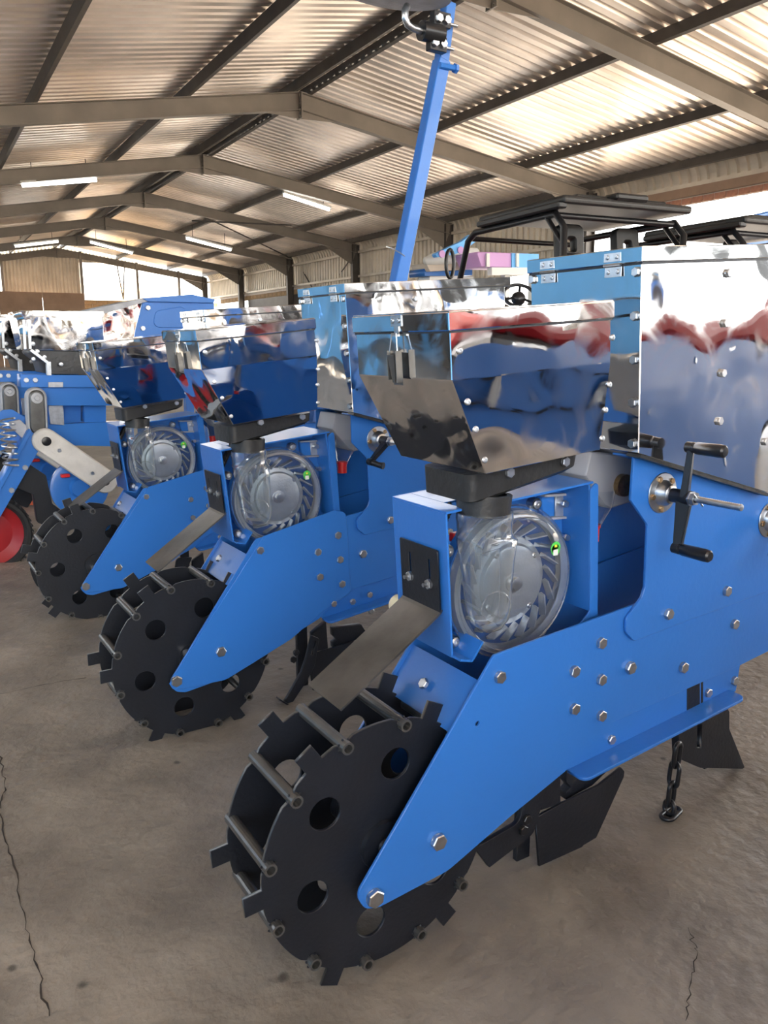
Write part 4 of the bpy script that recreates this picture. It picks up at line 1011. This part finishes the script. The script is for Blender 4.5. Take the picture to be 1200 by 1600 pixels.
# =================================================================== SECOND PLANTER (left, behind)
G2 = 'parts of the second planter'
def rear_unit(dY, sh, label, full=True):
    """mirror hopper on a black base, blue frame, grey chain case arm; sh shifts the pixels"""
    Y = 3.05 + dY
    def Q(pts): return [(by(x, y, 3.05).x, by(x, y, 3.05).z) for x, y in pts]
    o = by(100, 700, 3.05); t = thing('vacuum_planter_unit', (o.x + .1, Y, 0), label, 'planter unit', 'rear planter units')
    # hopper
    q = Q([(35, 491), (160, 489), (163, 540), (160, 549), (48, 547)])
    me = plate_mesh(q, (), .42, .002, Matrix.Translation((0, Y + .21, 0)) @ RX); link('steel_hopper', me, None, t); me.materials.clear(); me.materials.append(MIRROR)
    q = Q([(32, 485), (162, 486), (162, 496), (33, 495)]); me = plate_mesh(q, (), .43, .002, Matrix.Translation((0, Y + .21, 0)) @ RX); link('hopper_lid', me, None, t); me.materials.clear(); me.materials.append(MIRROR)
    q = Q([(48, 547), (165, 549), (165, 585), (78, 585), (72, 566)]); me = plate_mesh(rounded(q, .01, 2), (), .36, .002, Matrix.Translation((0, Y + .20, 0)) @ RX); link('hopper_base', me, None, t); me.materials.clear(); me.materials.append(PLASTIC)
    for px, py in ((51, 537), (58, 549), (69, 558), (95, 569), (52, 561)):
        fast('rivet', RIVET, (by(px, py, 3.05).x, Y - .005, by(px, py, 3.05).z), t, s=1.6)
    for px in (36, 44): p = by(px, 500, 3.05); p2 = by(px + 2, 545, 3.05); bar_obj('latch_strap', (p.x, Y - .02, p.z), (p2.x, Y - .02, p2.z), .012, .01, ZINC, t)
    p = by(58, 549, 3.05); p2 = by(77, 575, 3.05); bar_obj('support_strap', (by(47, 547, 3.05).x, Y - .02, by(47, 547, 3.05).z), (by(72, 566, 3.05).x, Y - .02, by(72, 566, 3.05).z), .03, .012, ZINC, t)
    p = by(74, 565, 3.05); p2 = by(75, 586, 3.05); bar_obj('support_foot', (p.x, Y - .02, p.z), (p2.x, Y - .02, p2.z), .03, .018, ZINC, t)
    # frame
    plate('frame_rail', Q([(33, 585), (170, 587), (200, 605), (33, 605)]), Y, .12, BLUE, t)
    plate('upper_link', Q([(62, 605), (150, 605), (180, 634), (68, 634)]), Y + .02, .06, BLUE, t)
    plate('lower_link', rounded(Q([(70, 655), (90, 665), (200, 660), (200, 700), (110, 698), (60, 690)]), .02, 3), Y + .06, .06, BLUE, t)
    plate('rear_box', Q([(76, 634), (135, 634), (135, 662), (76, 662)]), Y + .12, .1, BLUE, t)
    plate('side_box', Q([(138, 634), (172, 634), (172, 662), (138, 662)]), Y + .08, .1, BLUE, t)
    plate('zinc_strap', Q([(79, 634), (102, 634), (104, 666), (82, 664)]), Y + .05, .01, ZINC, t); plate('zinc_strap', Q([(75, 597), (98, 597), (98, 605), (75, 605)]), Y - .01, .01, ZINC, t)
    for px in (41, 55): fast('bolt', BOLT, (by(px, 594, 3.05).x, Y, by(px, 594, 3.05).z), t, s=1.1)
    # chain case, upper and lower lobes
    def lobe(name, a, b, r, yy, th, M):
        A = Vector(Q([a])[0]); B = Vector(Q([b])[0]); d = (B - A).normalized(); n = Vector((-d.y, d.x)); a0 = math.atan2(n.y, n.x)
        pts = [(A.x + r * math.cos(a0 + PI * k / 10), A.y + r * math.sin(a0 + PI * k / 10)) for k in range(11)] + [(B.x + r * math.cos(a0 + PI + PI * k / 10), B.y + r * math.sin(a0 + PI + PI * k / 10)) for k in range(11)]
        return plate(name, pts, yy, th, M, t, bev=.006), A, B
    lobe('upper_chain_case', (54, 620), (56, 665), .045, Y - .05, .05, GREYCAST)
    lobe('upper_case_cover', (54, 620), (56, 665), .034, Y - .058, .01, STEEL)
    o1, A, B = lobe('chain_case', (66, 686), (157, 748), .057, Y - .10, .045, ALU); o1.data.materials.clear(); o1.data.materials.append(BEIGECAST)
    for P_, r in ((A, .021), (B, .018)):
        b = bmesh.new(); add_revolve(b, [(0, .033), (.006, .033), (.006, .0)], (P_.x, Y - .10, P_.y), (0, -1, 0), 24); from_bm('case_boss', b, BEIGECAST, t, auto=.5)
        b = bmesh.new(); add_revolve(b, [(0, r), (.006, r), (.009, r * .6), (.009, 0)], (P_.x, Y - .104, P_.y), (0, -1, 0), 20); from_bm('bearing_cap', b, CAST, t, auto=.5)
    for px, py in ((86, 700), (137, 735)): fast('bolt', BOLT, (by(px, py, 3.05).x, Y - .10, by(px, py, 3.05).z), t, s=.9)
    p = Q([(54, 621)])[0]; b = bmesh.new(); add_revolve(b, [(0, .026), (.006, .024), (.006, .012), (.014, .010), (.014, 0)], (p[0], Y - .058, p[1]), (0, -1, 0), 20); from_bm('case_boss', b, GREYCAST, t, auto=.5)
    # vacuum meter housing
    p = Q([(125, 762)])[0]; b = bmesh.new(); add_revolve(b, [(-.10, 0), (-.10, .10), (0, .135), (.02, .135), (.025, .12), (.02, .05), (.035, .04), (.035, 0)], (p[0], Y + .02, p[1]), (0, -1, 0), 36); from_bm('meter_housing', b, BLUE, t, auto=.5)
    p = Q([(100, 742)])[0]; box_obj('red_clip', p[0] - .02, p[0] + .02, Y - .04, Y - .01, p[1] - .008, p[1] + .008, RED, t, .003)
    plate('opener_body', rounded(Q([(40, 722), (75, 745), (85, 790), (105, 805), (90, 830), (62, 820), (55, 775), (30, 765)]), .01, 3), Y + .05, .06, BLACK, t)
    # rear arm, spring and closing wheel
    plate('rear_arm', rounded(Q([(45, 672), (66, 686), (0, 800), (-45, 880), (-60, 860), (-20, 790)]), .01, 3), Y - .06, .03, BLUE, t)
    plate('rear_arm_edge', Q([(42, 668), (46, 672), (-18, 792), (-24, 788)]), Y - .07, .12, BLUE, t)
    plate('arched_bracket', rounded(Q([(0, 642), (20, 640), (44, 655), (50, 690), (40, 700), (0, 690)]), .02, 4), Y + .02, .02, BLUE, t)
    plate('cam_lever', rounded(Q([(8, 660), (30, 655), (48, 672), (40, 690)]), .01, 3), Y - .02, .02, GREYCAST, t)
    for px, py in ((36, 728), (15, 763)): fast('bolt', BOLT, (by(px, py, 3.05).x, Y - .06, by(px, py, 3.05).z), t, s=1.2)
    s0 = Vector((by(4, 650, 3.05).x, Y - .14, by(4, 650, 3.05).z)); s1 = Vector((by(10, 722, 3.05).x, Y - .14, by(10, 722, 3.05).z)); pts = []
    for k in range(121):
        tt = k / 120; a_ = tt * 2 * PI * 8; pts.append(s0 * (1 - tt) + s1 * tt + Vector((math.cos(a_) * .030, math.sin(a_) * .030, 0)))
    tube_obj('coil_spring', pts, .0045, ZINC, t, 6)
    wc = Q([(-17, 835)])[0]
    def wt(name, prof, M): b = bmesh.new(); add_revolve(b, prof, (wc[0], Y - .02, wc[1]), (0, 1, 0), 48); return from_bm(name, b, M, t, auto=.5)
    wt('wheel_rim', [(.0, 0), (.0, .02), (.02, .03), (.028, .10), (.01, .135), (.0, .148), (.06, .148), (.06, 0)], REDRIM)
    b = bmesh.new(); add_revolve(b, [(-.008, .145), (-.02, .158), (-.018, .172), (0, .182), (.06, .182), (.078, .172), (.08, .158), (.068, .145)], (wc[0], Y - .02, wc[1]), (0, 1, 0), 64, closed=True)
    for k in range(44):
        a_ = 2 * PI * k / 44; add_box(b, -.004, .004, -.02, .08, .178, .186, 0, Matrix.Translation((wc[0], Y - .02, wc[1])) @ Matrix.Rotation(a_, 4, 'Y') @ Matrix.Translation((0, 0, 0)))
    from_bm('wheel_tyre', b, RUBBER, t, auto=.5)
    return t
BEIGECAST = mat('pale_cast_housing', (.60, .58, .54), .55, .15, .3, 60, .12, 12)
Rr = rear_unit(0, 0, 'nearer unit of the rear planter, long pale chain case and red wheel at left edge')
r = Rr.copy(); COL.objects.link(r); r.location = Vector(Rr.location) + Vector((-.03, .62, .0)); r['label'] = 'blue rear planter unit just behind, its mirror hopper cut by the left edge'
for chd in list(Rr.children):
    c_ = chd.copy(); COL.objects.link(c_); c_.parent = r
# toolbar of the rear planter and an orange-red bar on the floor behind
tb = bar_obj('orange_beam', by(20, 776, 4.4), by(58, 776, 4.4), .1, .09, ORANGE); tag(tb, 'short orange-red beam end low behind the red wheel', 'beam')
# blue sheet housing behind the hoppers
YH = 4.6
t = thing('blue_machine_housing', tuple(by(250, 500, YH)), 'blue sheet-metal housing with sloping lid and a mirror panel at its left', 'machine housing')
q = xz([(224, 468), (232, 466), (290, 462), (334, 470), (338, 560), (205, 560), (212, 515)], YH); plate('side_panel', rounded(q, .01, 2), YH, .6, BLUE, t)
q = xz([(133, 486), (222, 466), (232, 467), (230, 471), (160, 491)], YH - .02); plate('lid_edge', q, YH - .02, .6, GREYCAST, t)
q = xz([(222, 466), (300, 460), (336, 468), (334, 473), (232, 471)], YH - .03); plate('lid', q, YH - .03, .65, BLUE, t)
q = xz([(160, 487), (222, 471), (211, 530), (163, 545)], YH + .01); plate('mirror_panel', q, YH + .01, .3, MIRROR, t)
p0 = by(212, 555, YH); p1 = by(338, 555, YH)
for xx in (p0.x + .05, p1.x - .05):
    for yy in (YH + .05, YH + .5): box_obj('stand_leg', xx - .03, xx + .03, yy - .03, yy + .03, 0, p0.z + .02, BLUE, t)
for px, py in ((231, 481), (223, 513)): fast('bolt', BOLT, by(px, py, YH), t, s=1.6)
q = xz([(243, 486), (283, 479), (292, 484), (292, 512), (238, 512)], YH - .004); plate('pressed_panel', rounded(q, .04, 4), YH - .004, .01, BLUE, t, bev=.003)

# =================================================================== BEHIND THE CAMERA (mirrored in the hoppers)
t = thing('seed_drill', (.2, -3.1, 0), 'blue seed drill side with chain drive facing the row units, seen mirrored in them', 'seed drill')
YD = -2.05
plate('drill_side_plate', rounded([(-1.0, .08), (3.9, .10), (3.9, .95), (2.6, 1.0), (1.9, .88), (.9, .92), (.3, 1.05), (-.5, .8), (-1.0, .7)], .1, 5), YD - .02, .02, BLUE, t)
for k_ in range(3): plate('drill_hopper', [(.2 + k_ * 1.35, 1.10), (1.35 + k_ * 1.35, 1.14), (1.4 + k_ * 1.35, 1.5), (.15 + k_ * 1.35, 1.46)], YD - .5, .4, MIRROR, t)
def sprocket(cx_, cz_, r, n):
    pts = []
    for k in range(n * 2): a_ = PI * k / n; rr_ = r if k % 2 else r * .86; pts.append((cx_ + rr_ * math.cos(a_), cz_ + rr_ * math.sin(a_)))
    plate('sprocket', pts, YD + .03, .01, ZINC, t); b = bmesh.new(); add_cyl(b, (cx_, YD, cz_), (cx_, YD + .12, cz_), .018, seg=14); from_bm('shaft', b, RUST, t)
sprocket(1.85, .48, .11, 13); sprocket(1.05, .80, .08, 11); sprocket(2.75, .30, .09, 12)
for (a_, b2) in (((1.87, .59), (1.07, .88)), ((1.78, .40), (1.0, .73)), ((1.93, .55), (2.78, .39)), ((1.82, .38), (2.72, .21))):
    A_ = Vector((a_[0], YD + .035, a_[1])); B_ = Vector((b2[0], YD + .035, b2[1])); n_ = int((B_ - A_).length / .014); bm = bmesh.new()
    Q_ = (B_ - A_).to_track_quat('X', 'Z').to_matrix().to_4x4()
    for k in range(n_ + 1): add_cyl(bm, A_ + (B_ - A_) * (k / n_) + Vector((0, -.008, 0)), A_ + (B_ - A_) * (k / n_) + Vector((0, .010 if k % 2 else .007, 0)), .0082, seg=8)
    add_box(bm, 0, (B_ - A_).length, -.006, .006, -.004, .004, 0, Matrix.Translation(A_) @ Q_)
    from_bm('roller_chain', bm, CAST, t)
for k in range(14): fast('bolt', BOLT, (.3 + k * .24, YD, .22 + .17 * ((k * 2) % 5)), t, rot=(0, 0, PI), s=2.4)
box_obj('drill_stand', -1.2, 2.4, YD - .6, YD - .5, 0, .3, BLACK, t)

t = thing('added_red_truck', (5.6, -4.6, 0), 'added unseen dark red truck cab beyond the seed drill, for red reflections in the tall hopper', 'truck')  # unseen, added so the tall hopper has something dark red to reflect
bm = bmesh.new(); add_box(bm, 3.2, 8.0, -5.6, -4.2, .9, 2.5, .2, None, 3); from_bm('cab', bm, REDRIM, t)
bm = bmesh.new(); add_box(bm, 3.4, 7.8, -4.22, -4.15, 1.6, 2.3, .03); from_bm('windscreen', bm, CAST, t)
bm = bmesh.new(); add_box(bm, 3.1, 8.1, -5.6, -4.1, .5, .9, .05); from_bm('bumper', bm, BLACK, t)
for x in (3.9, 7.3):
    bm = bmesh.new(); add_revolve(bm, [(-.15, 0), (-.15, .42), (-.08, .5), (.08, .5), (.15, .42), (.15, 0)], (x, -4.5, .5), (1, 0, 0), 28); from_bm('tyre', bm, RUBBER, t, auto=.6)
